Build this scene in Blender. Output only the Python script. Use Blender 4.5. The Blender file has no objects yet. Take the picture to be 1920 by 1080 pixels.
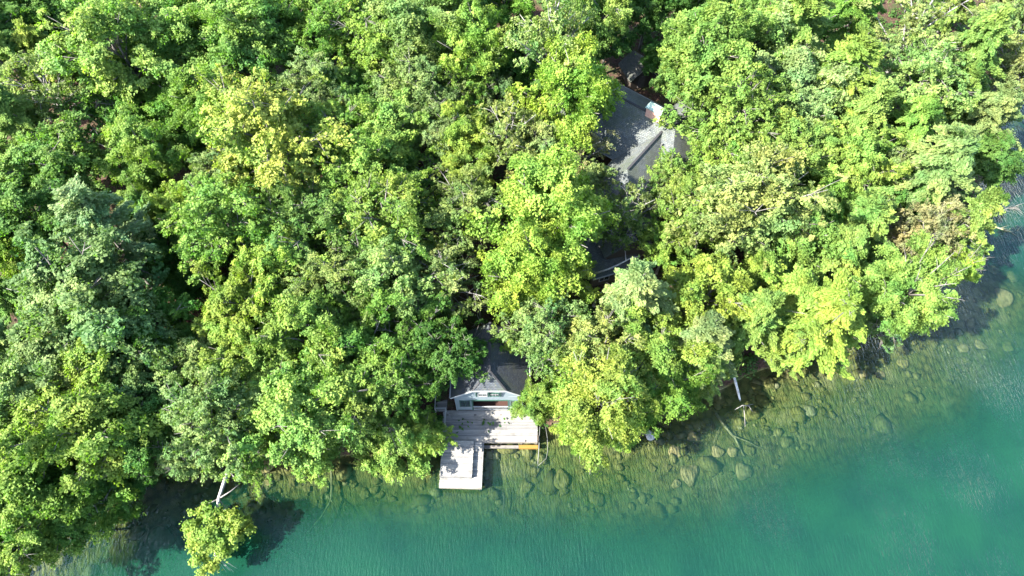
import bpy, bmesh, math, random
import numpy as np
from mathutils import Vector, Matrix, Euler, Quaternion

# ------------------------------------------------------------------ camera, sky, sun, exposure
S = bpy.context.scene
COL = S.collection
R = math.radians
CAM_H, FPX, TILT = 70.0, 1297.0, R(31.0)

cam_data = bpy.data.cameras.new('camera')
cam = bpy.data.objects.new('camera', cam_data)
COL.objects.link(cam)
cam.location = (0, 0, CAM_H)
cam.rotation_euler = (TILT, 0, 0)
cam_data.sensor_width = 36.0
cam_data.lens = 36.0 * FPX / 1920.0
cam_data.clip_start = 0.5
cam_data.clip_end = 6000.0
S.camera = cam

SUN_EL = R(43.0)
SUN_AZ_VEC = Vector((math.cos(R(24)), math.sin(R(24)), 0))      # horizontal travel of the light: to the right and away
travel = (SUN_AZ_VEC * math.cos(SUN_EL) + Vector((0, 0, -math.sin(SUN_EL)))).normalized()
sun_data = bpy.data.lights.new('sun', 'SUN')
sun_data.energy = 5.0
sun_data.angle = R(0.5)
sun_data.color = (1.0, 0.955, 0.87)
sun = bpy.data.objects.new('sun', sun_data)
COL.objects.link(sun)
sun.rotation_euler = travel.to_track_quat('-Z', 'Y').to_euler()
sun.location = (-60, -30, 90)

W = bpy.data.worlds.new('World')
S.world = W
W.use_nodes = True
wn = W.node_tree.nodes
sky = wn.new('ShaderNodeTexSky')
sky.sky_type = 'NISHITA'
sky.sun_disc = False
sky.sun_elevation = SUN_EL
sky.sun_rotation = math.atan2(-SUN_AZ_VEC.x, -SUN_AZ_VEC.y)
wn['Background'].inputs['Strength'].default_value = 0.125
W.node_tree.links.new(sky.outputs[0], wn['Background'].inputs[0])

S.view_settings.view_transform = 'Standard'
S.view_settings.look = 'None'
S.view_settings.gamma = 1.0
S.view_settings.use_curve_mapping = False
S.view_settings.exposure = 2.9
S.render.engine = 'CYCLES'
S.cycles.max_bounces = 7
S.cycles.diffuse_bounces = 3
S.cycles.transmission_bounces = 4
S.cycles.transparent_max_bounces = 8
S.cycles.sample_clamp_indirect = 6.0
S.cycles.use_denoising = True
S.cycles.caustics_reflective = False
S.cycles.caustics_refractive = False

rng = np.random.default_rng(7)
random.seed(7)

# ------------------------------------------------------------------ helpers
_f = Vector((0, math.sin(TILT), -math.cos(TILT)))
_u = Vector((0, math.cos(TILT), math.sin(TILT)))
def at(px, py, z):
    """the point of the plane at height z that the photo shows at pixel (px, py)"""
    d = Vector(((px - 960) / FPX, 0, 0)) + _u * ((540 - py) / FPX) + _f
    return Vector((0, 0, CAM_H)) + d * ((CAM_H - z) / -d.z)
def depth_of(p):
    return (Vector(p) - Vector((0, 0, CAM_H))).dot(_f)

def tag(o, label=None, cat=None, group=None, kind=None):
    if label: o['label'] = label
    if cat: o['category'] = cat
    if group: o['group'] = group
    if kind: o['kind'] = kind
    return o
def link(name, data, parent=None):
    o = bpy.data.objects.new(name, data)
    COL.objects.link(o)
    if parent is not None: o.parent = parent
    return o
def empty(name, loc=(0, 0, 0), rz=0.0):
    o = link(name, None)
    o.location = loc
    o.rotation_euler = (0, 0, rz)
    o.empty_display_size = 0.3
    return o
def mesh_np(name, co, faces, mat=None, attrs=None, smooth=False):
    """co (n,3), faces (m,k) with one k; attrs {name: per-vertex float}"""
    co = np.asarray(co, dtype=np.float32); faces = np.asarray(faces, dtype=np.int32)
    me = bpy.data.meshes.new(name)
    m, k = faces.shape
    me.vertices.add(len(co)); me.vertices.foreach_set('co', co.ravel())
    me.loops.add(m * k); me.loops.foreach_set('vertex_index', faces.ravel())
    me.polygons.add(m)
    me.polygons.foreach_set('loop_start', np.arange(0, m * k, k, dtype=np.int32))
    me.polygons.foreach_set('loop_total', np.full(m, k, dtype=np.int32))
    if smooth: me.polygons.foreach_set('use_smooth', np.ones(m, dtype=bool))
    for a, v in (attrs or {}).items():
        at_ = me.attributes.new(a, 'FLOAT', 'POINT')
        at_.data.foreach_set('value', np.asarray(v, dtype=np.float32))
    if mat: me.materials.append(mat)
    me.update(calc_edges=True)
    me.validate()
    return me

class MB:
    """collects boxes, bars and tubes and links them as one mesh object"""
    def __init__(s): s.v = []; s.f = []
    def box(s, lo, hi, M=None):
        b = len(s.v)
        for z in (lo[2], hi[2]):
            for x, y in ((lo[0], lo[1]), (hi[0], lo[1]), (hi[0], hi[1]), (lo[0], hi[1])):
                p = Vector((x, y, z)); s.v.append(M @ p if M else p)
        for q in ((0,3,2,1),(4,5,6,7),(0,1,5,4),(1,2,6,5),(2,3,7,6),(3,0,4,7)):
            s.f.append(tuple(b + i for i in q))
        return s
    def poly(s, pts, th):
        """a flat polygon (counter-clockwise from outside) with thickness th behind it"""
        pts = [Vector(p) for p in pts]
        n = (pts[1] - pts[0]).cross(pts[2] - pts[0]).normalized()
        b = len(s.v); k = len(pts)
        s.v += pts; s.v += [p - n * th for p in pts]
        s.f.append(tuple(range(b, b + k))); s.f.append(tuple(range(b + 2*k - 1, b + k - 1, -1)))
        for i in range(k):
            j = (i + 1) % k
            s.f.append((b + j, b + i, b + k + i, b + k + j))
        return s
    def bar(s, a, c, w, h=None):
        a = Vector(a); c = Vector(c); h = h or w
        d = (c - a); L = d.length
        M = Matrix.Translation(a) @ d.to_track_quat('X', 'Z').to_matrix().to_4x4()
        return s.box((0, -w/2, -h/2), (L, w/2, h/2), M)
    def tube(s, pts, rad, n=6):
        b = len(s.v); pts = [Vector(p) for p in pts]
        for i, p in enumerate(pts):
            d = (pts[min(i+1, len(pts)-1)] - pts[max(i-1, 0)]).normalized()
            q = d.to_track_quat('Z', 'Y')
            r = rad[i] if hasattr(rad, '__len__') else rad
            for k in range(n):
                a = 2*math.pi*k/n
                s.v.append(p + q @ Vector((r*math.cos(a), r*math.sin(a), 0)))
        for i in range(len(pts)-1):
            for k in range(n):
                s.f.append((b+i*n+k, b+i*n+(k+1)%n, b+(i+1)*n+(k+1)%n, b+(i+1)*n+k))
        s.f.append(tuple(b+n-1-k for k in range(n))); e = b+(len(pts)-1)*n
        s.f.append(tuple(e+k for k in range(n)))
        return s
    def mesh(s, name, mat, smooth=False):
        me = bpy.data.meshes.new(name)
        me.from_pydata([tuple(p) for p in s.v], [], s.f)
        if smooth:
            me.polygons.foreach_set('use_smooth', np.ones(len(me.polygons), dtype=bool))
        me.materials.append(mat); me.update()
        return me
    def build(s, name, mat, parent=None, smooth=False):
        return link(name, s.mesh(name, mat, smooth), parent)

# ------------------------------------------------------------------ value noise (numpy)
_perm = np.random.default_rng(3).random((256, 256))
def vnoise(x, y):
    xi = np.floor(x).astype(int); yi = np.floor(y).astype(int)
    fx = x - xi; fy = y - yi
    fx = fx*fx*(3-2*fx); fy = fy*fy*(3-2*fy)
    g = lambda a, b: _perm[a & 255, b & 255]
    return (g(xi,yi)*(1-fx)+g(xi+1,yi)*fx)*(1-fy) + (g(xi,yi+1)*(1-fx)+g(xi+1,yi+1)*fx)*fy
def fbm(x, y, s=1.0, o=4):
    v = 0; a = 0.5
    for i in range(o):
        v = v + a*(vnoise(x*s+17*i, y*s+31*i)-0.5); s *= 2.1; a *= 0.5
    return v

# ------------------------------------------------------------------ materials
class NT:
    def __init__(s, name):
        s.m = bpy.data.materials.new(name); s.m.use_nodes = True
        s.t = s.m.node_tree; s.t.nodes.clear()
        s.out = s.t.nodes.new('ShaderNodeOutputMaterial')
    def n(s, typ, ins=None, **kw):
        nd = s.t.nodes.new('ShaderNode' + typ)
        for k, v in kw.items(): setattr(nd, k, v)
        for k, v in (ins or {}).items():
            if isinstance(v, bpy.types.NodeSocket): s.t.links.new(v, nd.inputs[k])
            else: nd.inputs[k].default_value = v
        return nd
    def l(s, a, b): s.t.links.new(a, b)
    def ramp(s, fac, stops):
        r = s.n('ValToRGB', {'Fac': fac}); e = r.color_ramp.elements
        while len(e) < len(stops): e.new(0.5)
        for q, (p, c) in zip(e, stops):
            q.position = p; q.color = (*c, 1) if len(c) == 3 else c
        return r.outputs['Color']
    def mix(s, f, a, b, mode='MIX'):
        m = s.n('Mix', data_type='RGBA', blend_type=mode)
        for i, v in ((0, f), (6, a), (7, b)):
            if isinstance(v, bpy.types.NodeSocket): s.l(v, m.inputs[i])
            else: m.inputs[i].default_value = v if i == 0 else ((*v, 1) if len(v) == 3 else v)
        return m.outputs[2]
    def math(s, op, a, b=0.0, c=0.0):
        m = s.n('Math', operation=op)
        for i, v in enumerate((a, b, c)):
            if isinstance(v, bpy.types.NodeSocket): s.l(v, m.inputs[i])
            else: m.inputs[i].default_value = v
        return m.outputs[0]
    def coord(s, kind='Object', scale=(1,1,1), rot=(0,0,0)):
        c = s.n('TexCoord'); mp = s.n('Mapping', {'Vector': c.outputs[kind], 'Scale': scale, 'Rotation': rot})
        return mp.outputs[0]
    def noise(s, vec, scale, detail=4, rough=0.6):
        return s.n('TexNoise', {'Vector': vec, 'Scale': scale, 'Detail': detail, 'Roughness': rough}).outputs['Fac']
    def surf(s, sock): s.l(sock, s.out.inputs['Surface']); return s.m
    def principled(s, col, rough=0.7, bump=None, bstr=0.4, bdist=0.02, spec=0.3, metal=0.0):
        p = s.n('BsdfPrincipled', {'Roughness': rough, 'Metallic': metal, 'Specular IOR Level': spec})
        if isinstance(col, bpy.types.NodeSocket): s.l(col, p.inputs['Base Color'])
        else: p.inputs['Base Color'].default_value = (*col, 1)
        if bump is not None:
            b = s.n('Bump', {'Height': bump, 'Strength': bstr, 'Distance': bdist}); s.l(b.outputs[0], p.inputs['Normal'])
        return s.surf(p.outputs[0])

def leaf_material():
    t = NT('leaf')
    oi = t.n('ObjectInfo'); a = t.n('Attribute', attribute_name='tint', attribute_type='GEOMETRY')
    tint = a.outputs['Fac']
    base = oi.outputs['Color']
    hsv = t.n('HueSaturation', {'Color': base})
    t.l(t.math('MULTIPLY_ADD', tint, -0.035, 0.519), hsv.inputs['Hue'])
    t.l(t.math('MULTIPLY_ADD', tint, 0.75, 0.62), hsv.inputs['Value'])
    # patches of fresher and of drier leaves through one crown
    q = t.n('VectorMath', {0: t.n('TexCoord').outputs['Object'], 1: oi.outputs['Location']}, operation='ADD').outputs[0]
    pn = t.noise(q, 0.33, 4, 0.6)
    c = t.mix(1.0, hsv.outputs[0], t.ramp(pn, [(0.28, (0.60, 0.88, 0.9)), (0.5, (1.0, 1.0, 1.0)), (0.72, (1.32, 1.10, 1.0))]), 'MULTIPLY')
    p = t.n('BsdfPrincipled', {'Base Color': c, 'Roughness': 0.6, 'Specular IOR Level': 0.14})
    tr = t.n('BsdfTranslucent', {'Color': t.mix(1.0, c, (0.95, 1.25, 0.30), 'MULTIPLY')})
    mx = t.n('MixShader', {0: 0.50, 1: p.outputs[0], 2: tr.outputs[0]})
    return t.surf(mx.outputs[0])
def bark_material(name, a, b):
    t = NT(name); v = t.coord('Object', (1, 1, 0.35))
    f = t.noise(v, 3.5, 5, 0.7)
    return t.principled(t.ramp(f, [(0.3, a), (0.7, b)]), 0.85, f, 0.6, 0.03)
def wood_material(name, a, b, stain, per_object=True):
    t = NT(name); v = t.coord('Object')
    oi = t.n('ObjectInfo')
    off = t.n('VectorMath', {0: v, 1: oi.outputs['Location']}, operation='ADD').outputs[0]
    g = t.n('Mapping', {'Vector': off, 'Scale': (0.7, 14, 14)}).outputs[0]
    f = t.noise(g, 1.6, 5, 0.65)
    col = t.ramp(f, [(0.25, a), (0.75, b)])
    st = t.noise(off, 1.1, 4, 0.6)
    col = t.mix(t.ramp(st, [(0.52, (0,0,0)), (0.75, (0.6,0.6,0.6))]), col, stain)
    col = t.mix(1.0, col, t.ramp(oi.outputs['Random'], [(0, (0.55,0.55,0.57)), (1, (1.12,1.09,1.04))]), 'MULTIPLY')
    return t.principled(col, 0.75, f, 0.4, 0.01)
def paint_material(name, col, rough=0.55, dirt=0.25):
    t = NT(name); v = t.coord('Object')
    f = t.noise(v, 2.0, 5, 0.65)
    c = t.mix(t.ramp(f, [(0.45, (0,0,0)), (0.8, (dirt,)*3)]), col, tuple(x*0.4 for x in col))
    return t.principled(c, rough, t.noise(v, 30, 3), 0.1, 0.01)
def shingle_material(name, a, b, c_lichen, course=0.16):
    """courses run along the local x axis of each roof plane; the plane's slope is local y"""
    t = NT(name); uv = t.n('UVMap').outputs[0]
    br = t.n('TexBrick', {'Vector': uv, 'Color1': (0,0,0,1), 'Color2': (1,1,1,1), 'Mortar': (0.5,0.5,0.5,1), 'Scale': 1.0, 'Mortar Size': 0.012,
                          'Bias': 0.0, 'Brick Width': 0.30, 'Row Height': course, 'Mortar Smooth': 0.3})
    n1 = t.noise(t.coord('Object'), 0.9, 6, 0.65)
    col = t.ramp(br.outputs['Color'], [(0, a), (1, b)])
    col = t.mix(t.ramp(n1, [(0.45, (0,0,0)), (0.75, (0.7,)*3)]), col, c_lichen)
    sp = t.noise(t.coord('Object'), 7.0, 3, 0.7)
    col = t.mix(t.ramp(sp, [(0.60, (0,0,0)), (0.68, (0.75,)*3)]), col, (0.13, 0.10, 0.055))
    col = t.mix(t.ramp(t.noise(t.coord('Object'), 0.45, 5, 0.7), [(0.46, (0,0,0)), (0.66, (0.8,)*3)]), col, (0.040, 0.052, 0.026))
    col = t.mix(br.outputs['Fac'], col, (0.02, 0.02, 0.022))
    return t.principled(col, 0.85, t.math('SUBTRACT', 1.0, br.outputs['Fac']), 0.8, 0.03)

LEAF = leaf_material()
BARK = bark_material('bark', (0.055, 0.048, 0.04), (0.15, 0.14, 0.125))
BARK_PALE = bark_material('pale_bark', (0.20, 0.19, 0.175), (0.46, 0.45, 0.43))
BARK_TWIG = bark_material('grey_twig', (0.09, 0.082, 0.075), (0.22, 0.21, 0.195))
DRIFT = bark_material('sunken_wood', (0.10, 0.09, 0.045), (0.22, 0.20, 0.12))
PLANKM = wood_material('weathered_plank', (0.11, 0.105, 0.096), (0.25, 0.245, 0.23), (0.062, 0.058, 0.045))
BEAMM = wood_material('dark_beam', (0.09, 0.08, 0.07), (0.19, 0.17, 0.15), (0.05, 0.05, 0.04))
ORANGE = wood_material('orange_timber', (0.19, 0.10, 0.014), (0.28, 0.15, 0.022), (0.12, 0.06, 0.01))
WHITE = paint_material('pale_blue_paint', (0.135, 0.162, 0.175))
TRIM = paint_material('white_paint', (0.24, 0.245, 0.24), dirt=0.35)
GREENP = paint_material('dark_green_paint', (0.02, 0.055, 0.04))
REDP = paint_material('red_brown_paint', (0.035, 0.015, 0.011))
DARKW = paint_material('dark_brown_stain', (0.05, 0.04, 0.032))
ROOF_B = shingle_material('blue_grey_shingle', (0.022, 0.028, 0.036), (0.040, 0.047, 0.057), (0.062, 0.062, 0.058))
ROOF_H = shingle_material('grey_shingle', (0.042, 0.050, 0.050), (0.082, 0.092, 0.090), (0.135, 0.14, 0.125))
METAL = NT('galvanised').principled((0.11, 0.11, 0.10), 0.55, metal=0.1)
COPPER = paint_material('weathered_copper', (0.20, 0.27, 0.235), 0.5)
def glass_material():
    t = NT('window_glass')
    return t.principled((0.015, 0.02, 0.025), 0.06, spec=0.6)
GLASS = glass_material()
def brick_material():
    t = NT('chimney_brick'); v = t.coord('Object', (1,1,1), (R(90),0,0))
    br = t.n('TexBrick', {'Vector': v, 'Color1': (0.30,0.10,0.06,1), 'Color2': (0.40,0.17,0.11,1), 'Mortar': (0.42,0.38,0.34,1), 'Scale': 1.0,
                          'Mortar Size': 0.012, 'Brick Width': 0.22, 'Row Height': 0.075})
    return t.principled(br.outputs['Color'], 0.85, br.outputs['Fac'], -0.5, 0.01)
BRICK = brick_material()
def rock_material(name, a, b, c):
    t = NT(name); v = t.coord('Object')
    oi = t.n('ObjectInfo')
    off = t.n('VectorMath', {0: v, 1: oi.outputs['Location']}, operation='ADD').outputs[0]
    f = t.noise(off, 2.2, 7, 0.65); g = t.noise(off, 0.8, 3, 0.5)
    col = t.ramp(f, [(0.3, a), (0.65, b)])
    col = t.mix(t.ramp(g, [(0.45, (0,0,0)), (0.7, (0.8,)*3)]), col, c)
    return t.principled(col, 0.9, f, 0.5, 0.08)
ROCK_DRY = rock_material('grey_rock', (0.10, 0.10, 0.095), (0.26, 0.26, 0.255), (0.06, 0.065, 0.045))
ROCK_WET = rock_material('lake_rock', (0.075, 0.065, 0.02), (0.18, 0.15, 0.055), (0.07, 0.08, 0.017))
ROCK_TAN = rock_material('tan_lake_rock', (0.16, 0.115, 0.05), (0.28, 0.21, 0.11), (0.10, 0.09, 0.03))
ROCK_SLAB = rock_material('slab_rock', (0.12, 0.12, 0.075), (0.20, 0.19, 0.13), (0.09, 0.10, 0.045))

# ------------------------------------------------------------------ the lakeside ground, the lake and its bed
SHORE_PX = [(10,1085),(75,1035),(140,985),(210,930),(300,885),(445,868),(560,868),(650,852),(760,850),(830,835),(1000,806),(1100,800),(1200,792),
            (1260,765),(1330,735),(1400,705),(1480,680),(1560,650),(1640,612),(1700,570),(1755,510),(1795,440),(1826,375),(1855,310),(1872,250),(1890,170),(1915,60),(1960,-60)]
SHORE = [at(x, y, 0) for x, y in SHORE_PX]
SHORE = [Vector((-1500, -900, 0)), Vector((-120, -40, 0)), Vector((-70, 0, 0))] + SHORE + [Vector((105, 135, 0)), Vector((200, 260, 0)), Vector((900, 1500, 0))]
SH = np.array([(p.x, p.y) for p in SHORE])
def shore_sd(x, y):
    """signed distance to the shoreline, positive on land"""
    x = np.atleast_1d(np.asarray(x, float)); y = np.atleast_1d(np.asarray(y, float))
    a = SH[:-1]; b = SH[1:]; d = b - a
    best = np.full(x.shape, 1e9)
    for i in range(len(a)):
        px = x - a[i,0]; py = y - a[i,1]
        t = np.clip((px*d[i,0]+py*d[i,1])/(d[i]@d[i]), 0, 1)
        best = np.minimum(best, np.hypot(px-t*d[i,0], py-t*d[i,1]))
    poly = np.vstack([SH, [[900, 4000], [-4000, 4000], [-4000, -900]]])
    ins = np.zeros(x.shape, bool); j = len(poly)-1
    for i in range(len(poly)):
        xi, yi = poly[i]; xj, yj = poly[j]
        c = ((yi > y) != (yj > y))
        with np.errstate(divide='ignore', invalid='ignore'):
            ins ^= c & (x < (xj-xi)*(y-yi)/((yj-yi) if yj != yi else 1e-9)+xi)
        j = i
    return np.where(ins, best, -best)
def terrain_z(x, y):
    x = np.atleast_1d(np.asarray(x, float)); y = np.atleast_1d(np.asarray(y, float))
    d = shore_sd(x, y) + 1.2*fbm(x, y, 0.35, 3)
    land = 0.55*(1-np.exp(-np.maximum(d,0)/1.0)) + 0.17*np.maximum(d-1,0) + np.clip(d*0.05,0,1)*(1.6*fbm(x,y,0.12,4))
    land = np.where(d > 120, land[...]*0 + 0.17*119+0.55 + (d-120)*0.05, land)
    w = np.maximum(-d, 0)
    shelf = np.interp(x, [-50, -15, -8, 5, 20, 60], [4.5, 4.5, 6.0, 8.5, 9.5, 11.0])*np.interp(y, [41.5, 47], [1.0, 0.22])
    q = np.maximum(w - shelf, 0)
    bed = -(0.25*(1-np.exp(-w*2)) + 1.25*np.minimum(w/shelf, 1) + 0.42*q) + 0.25*fbm(x, y, 0.5, 4)*np.minimum(w,1)
    bed = np.maximum(bed, -14 - 0.01*w)
    return np.where(d > 0, land, bed)
def tz(x, y): return float(terrain_z(x, y)[0])

def axis(lo, hi, step, far):
    m = np.arange(lo, hi + step/2, step); g = []; s = step; v = 0
    while v < far: s *= 1.45; v += s; g.append(v)
    g = np.array(g)
    return np.concatenate([lo - g[::-1], m, hi + g])
def sheet(name, xs, ys, zf, mat, keep=None, attrs=None, smooth=True):
    X, Y = np.meshgrid(xs, ys); x = X.ravel(); y = Y.ravel()
    z = zf(x, y); nx = len(xs); ny = len(ys)
    i = np.arange(nx*ny).reshape(ny, nx)
    f = np.stack([i[:-1,:-1], i[:-1,1:], i[1:,1:], i[1:,:-1]], -1).reshape(-1, 4)
    if keep is not None:
        kv = keep(x, y, z); f = f[kv[f].any(1)]
    at_ = {k: v(x, y, z) for k, v in (attrs or {}).items()}
    return link(name, mesh_np(name, np.stack([x, y, z], -1), f, mat, at_, smooth))

def ground_material():
    t = NT('ground'); g = t.n('NewGeometry'); P = g.outputs['Position']
    z = t.n('SeparateXYZ', {0: P}).outputs['Z']
    n1 = t.noise(P, 0.7, 6, 0.65); n2 = t.noise(P, 5.0, 5, 0.7)
    litter = t.ramp(n2, [(0.3, (0.018, 0.012, 0.009)), (0.5, (0.042, 0.024, 0.017)), (0.72, (0.10, 0.062, 0.045))])
    soil = t.mix(t.ramp(n1, [(0.48, (0,0,0)), (0.62, (0.8,)*3)]), litter, (0.03, 0.045, 0.014))
    vo = t.n('TexVoronoi', {'Vector': t.n('Mapping', {'Vector': P, 'Scale': (1,1,0.2)}).outputs[0], 'Scale': 1.5, 'Randomness': 1.0}, feature='F1')
    stones = t.ramp(vo.outputs['Distance'], [(0.0, (0.15, 0.13, 0.046)), (0.5, (0.10, 0.09, 0.028)), (0.75, (0.035, 0.033, 0.012))])
    bed = t.mix(t.ramp(n1, [(0.4, (0,0,0)), (0.65, (0.7,)*3)]), stones, (0.070, 0.095, 0.028))
    bed = t.mix(t.ramp(n2, [(0.4, (0,0,0)), (0.7, (0.5,)*3)]), bed, (0.07, 0.075, 0.03))
    n3 = t.noise(P, 0.33, 5, 0.65)
    bed = t.mix(t.ramp(n3, [(0.54, (0,0,0)), (0.66, (0.65,)*3)]), bed, (0.19, 0.17, 0.085))
    col = t.mix(t.ramp(z, [(0.0, (0,0,0)), (0.12, (1,1,1))]), bed, soil)
    return t.principled(col, 0.95, n2, 0.7, 0.12, spec=0.1)
xs = axis(-62, 72, 0.55, 2500); ys = axis(4, 112, 0.55, 2500)
ground = tag(sheet('ground', xs, ys, terrain_z, ground_material()), 'wooded lakeside slope and stony lake bed', kind='structure')

def water_material():
    t = NT('lake_water'); g = t.n('NewGeometry'); P = g.outputs['Position']
    dep = t.n('Attribute', attribute_name='depth', attribute_type='GEOMETRY').outputs['Fac']
    # wind ripples: long narrow crests
    m1 = t.n('Mapping', {'Vector': P, 'Rotation': (0, 0, R(33)), 'Scale': (4.0, 0.70, 1)}).outputs[0]
    m2 = t.n('Mapping', {'Vector': P, 'Rotation': (0, 0, R(24)), 'Scale': (8.0, 1.9, 1)}).outputs[0]
    r1 = t.noise(m1, 1.0, 3, 0.55); r2 = t.noise(m2, 1.0, 3, 0.6)
    calm = t.noise(P, 0.09, 3, 0.5)
    h = t.math('ADD', r1, t.math('MULTIPLY', r2, 0.5))
    bump = t.n('Bump', {'Height': h, 'Strength': t.ramp(calm, [(0.35, (0.15,)*3), (0.65, (0.9,)*3)]), 'Distance': 0.17})
    fog = t.math('SUBTRACT', 1.0, t.math('POWER', 2.718, t.math('MULTIPLY', t.math('POWER', dep, 1.5), -0.30)))
    patch = t.noise(P, 0.16, 4, 0.6)
    deep = t.ramp(patch, [(0.35, (0.0024, 0.0215, 0.0138)), (0.65, (0.0036, 0.0285, 0.0155))])
    shal = (0.010, 0.030, 0.0145)
    col = t.mix(t.ramp(dep, [(0.0, (0,0,0)), (1.0, (1,1,1))]), shal, deep)
    dif = t.n('BsdfDiffuse', {'Color': col, 'Normal': bump.outputs[0]})
    tra = t.n('BsdfTransparent', {'Color': t.ramp(t.math('MULTIPLY', dep, 0.33), [(0.0, (1,1,1)), (1.0, (0.34, 0.75, 0.46))])})
    body = t.n('MixShader', {0: fog, 1: tra.outputs[0], 2: dif.outputs[0]})
    gl = t.n('BsdfGlossy', {'Color': (1,1,1,1), 'Roughness': 0.08, 'Normal': bump.outputs[0]})
    fr = t.n('Fresnel', {'IOR': 1.33, 'Normal': bump.outputs[0]})
    mx = t.n('MixShader', {0: fr.outputs[0], 1: body.outputs[0], 2: gl.outputs[0]})
    return t.surf(mx.outputs[0])
water = tag(sheet('lake_water', xs, ys, lambda x, y: np.zeros_like(x), water_material(), keep=lambda x, y, z: terrain_z(x, y) < 0.5,
            attrs={'depth': lambda x, y, z: np.maximum(-terrain_z(x, y), 0)}), 'clear green lake water, rippled, shallow along the shore', kind='structure')
# ------------------------------------------------------------------ the boathouse
def roof_plane(name, pts, th, mat, parent, kind=None):
    """pts counter-clockwise from above, the first edge being the eave; uv in metres along the eave and up the slope"""
    mb = MB().poly(pts, th); o = mb.build(name, mat, parent); me = o.data
    p = [Vector(q) for q in pts]; ex = (p[1]-p[0]).normalized(); n = ex.cross(p[2]-p[0]).normalized(); ey = n.cross(ex)
    uv = me.uv_layers.new(name='UVMap')
    for lp in me.loops:
        c = me.vertices[lp.vertex_index].co - p[0]
        uv.data[lp.index].uv = (c.dot(ex), c.dot(ey))
    return o
def add_window(parent, name, c, w, h, bars=(1, 1), frame=GREENP, n=Vector((0,-1,0)), trimw=0.07):
    """an upright window: frame with depth, muntins and one pane object per light"""
    n = n.normalized(); M = Matrix.Translation(c) @ (-n).to_track_quat('Y', 'Z').to_matrix().to_4x4()
    f = MB()
    f.box((-w/2-trimw, -0.06, -h/2-trimw), (w/2+trimw, 0.02, -h/2), M); f.box((-w/2-trimw, -0.06, h/2), (w/2+trimw, 0.02, h/2+trimw), M)
    f.box((-w/2-trimw, -0.06, -h/2), (-w/2, 0.02, h/2), M); f.box((w/2, -0.06, -h/2), (w/2+trimw, 0.02, h/2), M)
    fr = f.build(name, frame, parent)
    m = MB()
    for i in range(1, bars[0]):
        x = -w/2+w*i/bars[0]; m.box((x-0.018, -0.045, -h/2), (x+0.018, 0.0, h/2), M)
    for j in range(1, bars[1]):
        z = -h/2+h*j/bars[1]; m.box((-w/2, -0.043, z-0.018), (w/2, -0.002, z+0.018), M)
    if m.v: m.build('muntin', TRIM if bars[0] > 2 else frame, fr)
    for i in range(bars[0]):
        for j in range(bars[1]):
            x0 = -w/2+w*i/bars[0]; z0 = -h/2+h*j/bars[1]
            MB().box((x0+0.01, -0.02, z0+0.01), (x0+w/bars[0]-0.01, 0.0, z0+h/bars[1]-0.01), M).build('pane', GLASS, fr)
    return fr

BX, BY = -2.22, 26.45            # middle of the facade
DZ = 1.2                         # deck height
EZ, HW, SL = 4.9, 3.95, 0.80     # eave height, roof half width, slope
RZ = EZ + HW*SL
bh = tag(empty('boathouse', (BX, BY, DZ)), 'small pale-fronted boathouse with dark hipped shingle roof and railed porch behind the deck', 'boathouse')
L = 6.7                          # roof length away from the lake
fy = -0.16                       # front verge
cw = 1.62; cz = RZ - cw*SL - DZ  # clipped gable
e = EZ - DZ; r = RZ - DZ
roof_plane('roof_slope', [(-HW, L, e), (-HW, fy, e), (-cw, fy, cz), (0, fy+1.55, r), (0, L, r)], 0.14, ROOF_B, bh)
roof_plane('roof_slope', [(HW, fy, e), (HW, L, e), (0, L, r), (0, fy+1.55, r), (cw, fy, cz)], 0.14, ROOF_B, bh)
roof_plane('roof_hip', [(-cw-0.02, fy-0.03, cz), (cw+0.02, fy-0.03, cz), (0, fy+1.57, r+0.006)], 0.14, ROOF_B, bh)
MB().bar((0, fy+1.5, r+0.03), (0, L, r+0.03), 0.22, 0.07).build('ridge_cap', ROOF_B, bh)
for s in (-1, 1):
    MB().bar((s*cw, fy, cz+0.03), (0, fy+1.55, r+0.035), 0.16, 0.06).build('hip_cap', ROOF_B, bh)
    MB().bar((s*(HW+0.06), fy, e-0.1), (s*(HW+0.06), L, e-0.1), 0.12, 0.11).build('gutter', TRIM, bh)
    MB().bar((s*HW, fy-0.06, e-0.09), (s*cw, fy-0.06, cz-0.09), 0.05, 0.2).build('barge_board', TRIM, bh)
    MB().box((s*(HW-0.42)-0.08, 0, -0.9), (s*(HW-0.42)+0.08, L-0.4, e-0.05)).build('side_wall', WHITE, bh)
MB().bar((-cw, fy-0.08, cz-0.1), (cw, fy-0.08, cz-0.1), 0.06, 0.2).build('hip_fascia', TRIM, bh)
MB().box((-HW+0.5, L-0.55, -0.9), (HW-0.5, L-0.4, e)).poly([(HW-0.5, L-0.4, e), (-HW+0.5, L-0.4, e), (0, L-0.4, r-0.2)], 0.15).build('rear_wall', WHITE, bh)
wx = HW - 0.5                    # facade half width
px0, px1, pt = -1.85, 1.85, 2.55 # porch recess
wall = MB()
wall.box((-wx, 0, 0), (px0, 0.14, e)).box((px1, 0, 0), (wx, 0.14, e)).box((px0, 0, pt), (px1, 0.14, e))
wall.poly([(-wx, 0, e), (wx, 0, e), (wx-0.05, 0, e+0.05), (cw, 0, cz-0.15), (-cw, 0, cz-0.15), (-wx+0.05, 0, e+0.05)], 0.14)
wall.build('front_wall', WHITE, bh)
for k in range(11):              # lap siding boards on the two front wings
    z = 0.05 + k*0.33
    for a, b in ((-wx, -3.17), (-2.05, px0), (px1, 2.05), (3.17, wx)) if 0.9 < z+0.15 < 2.6 else ((-wx, px0), (px1, wx)):
        if z+0.31 < e: MB().box((a, -0.035, z), (b, -0.002, z+0.31)).build('siding_board', WHITE, bh)
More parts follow.
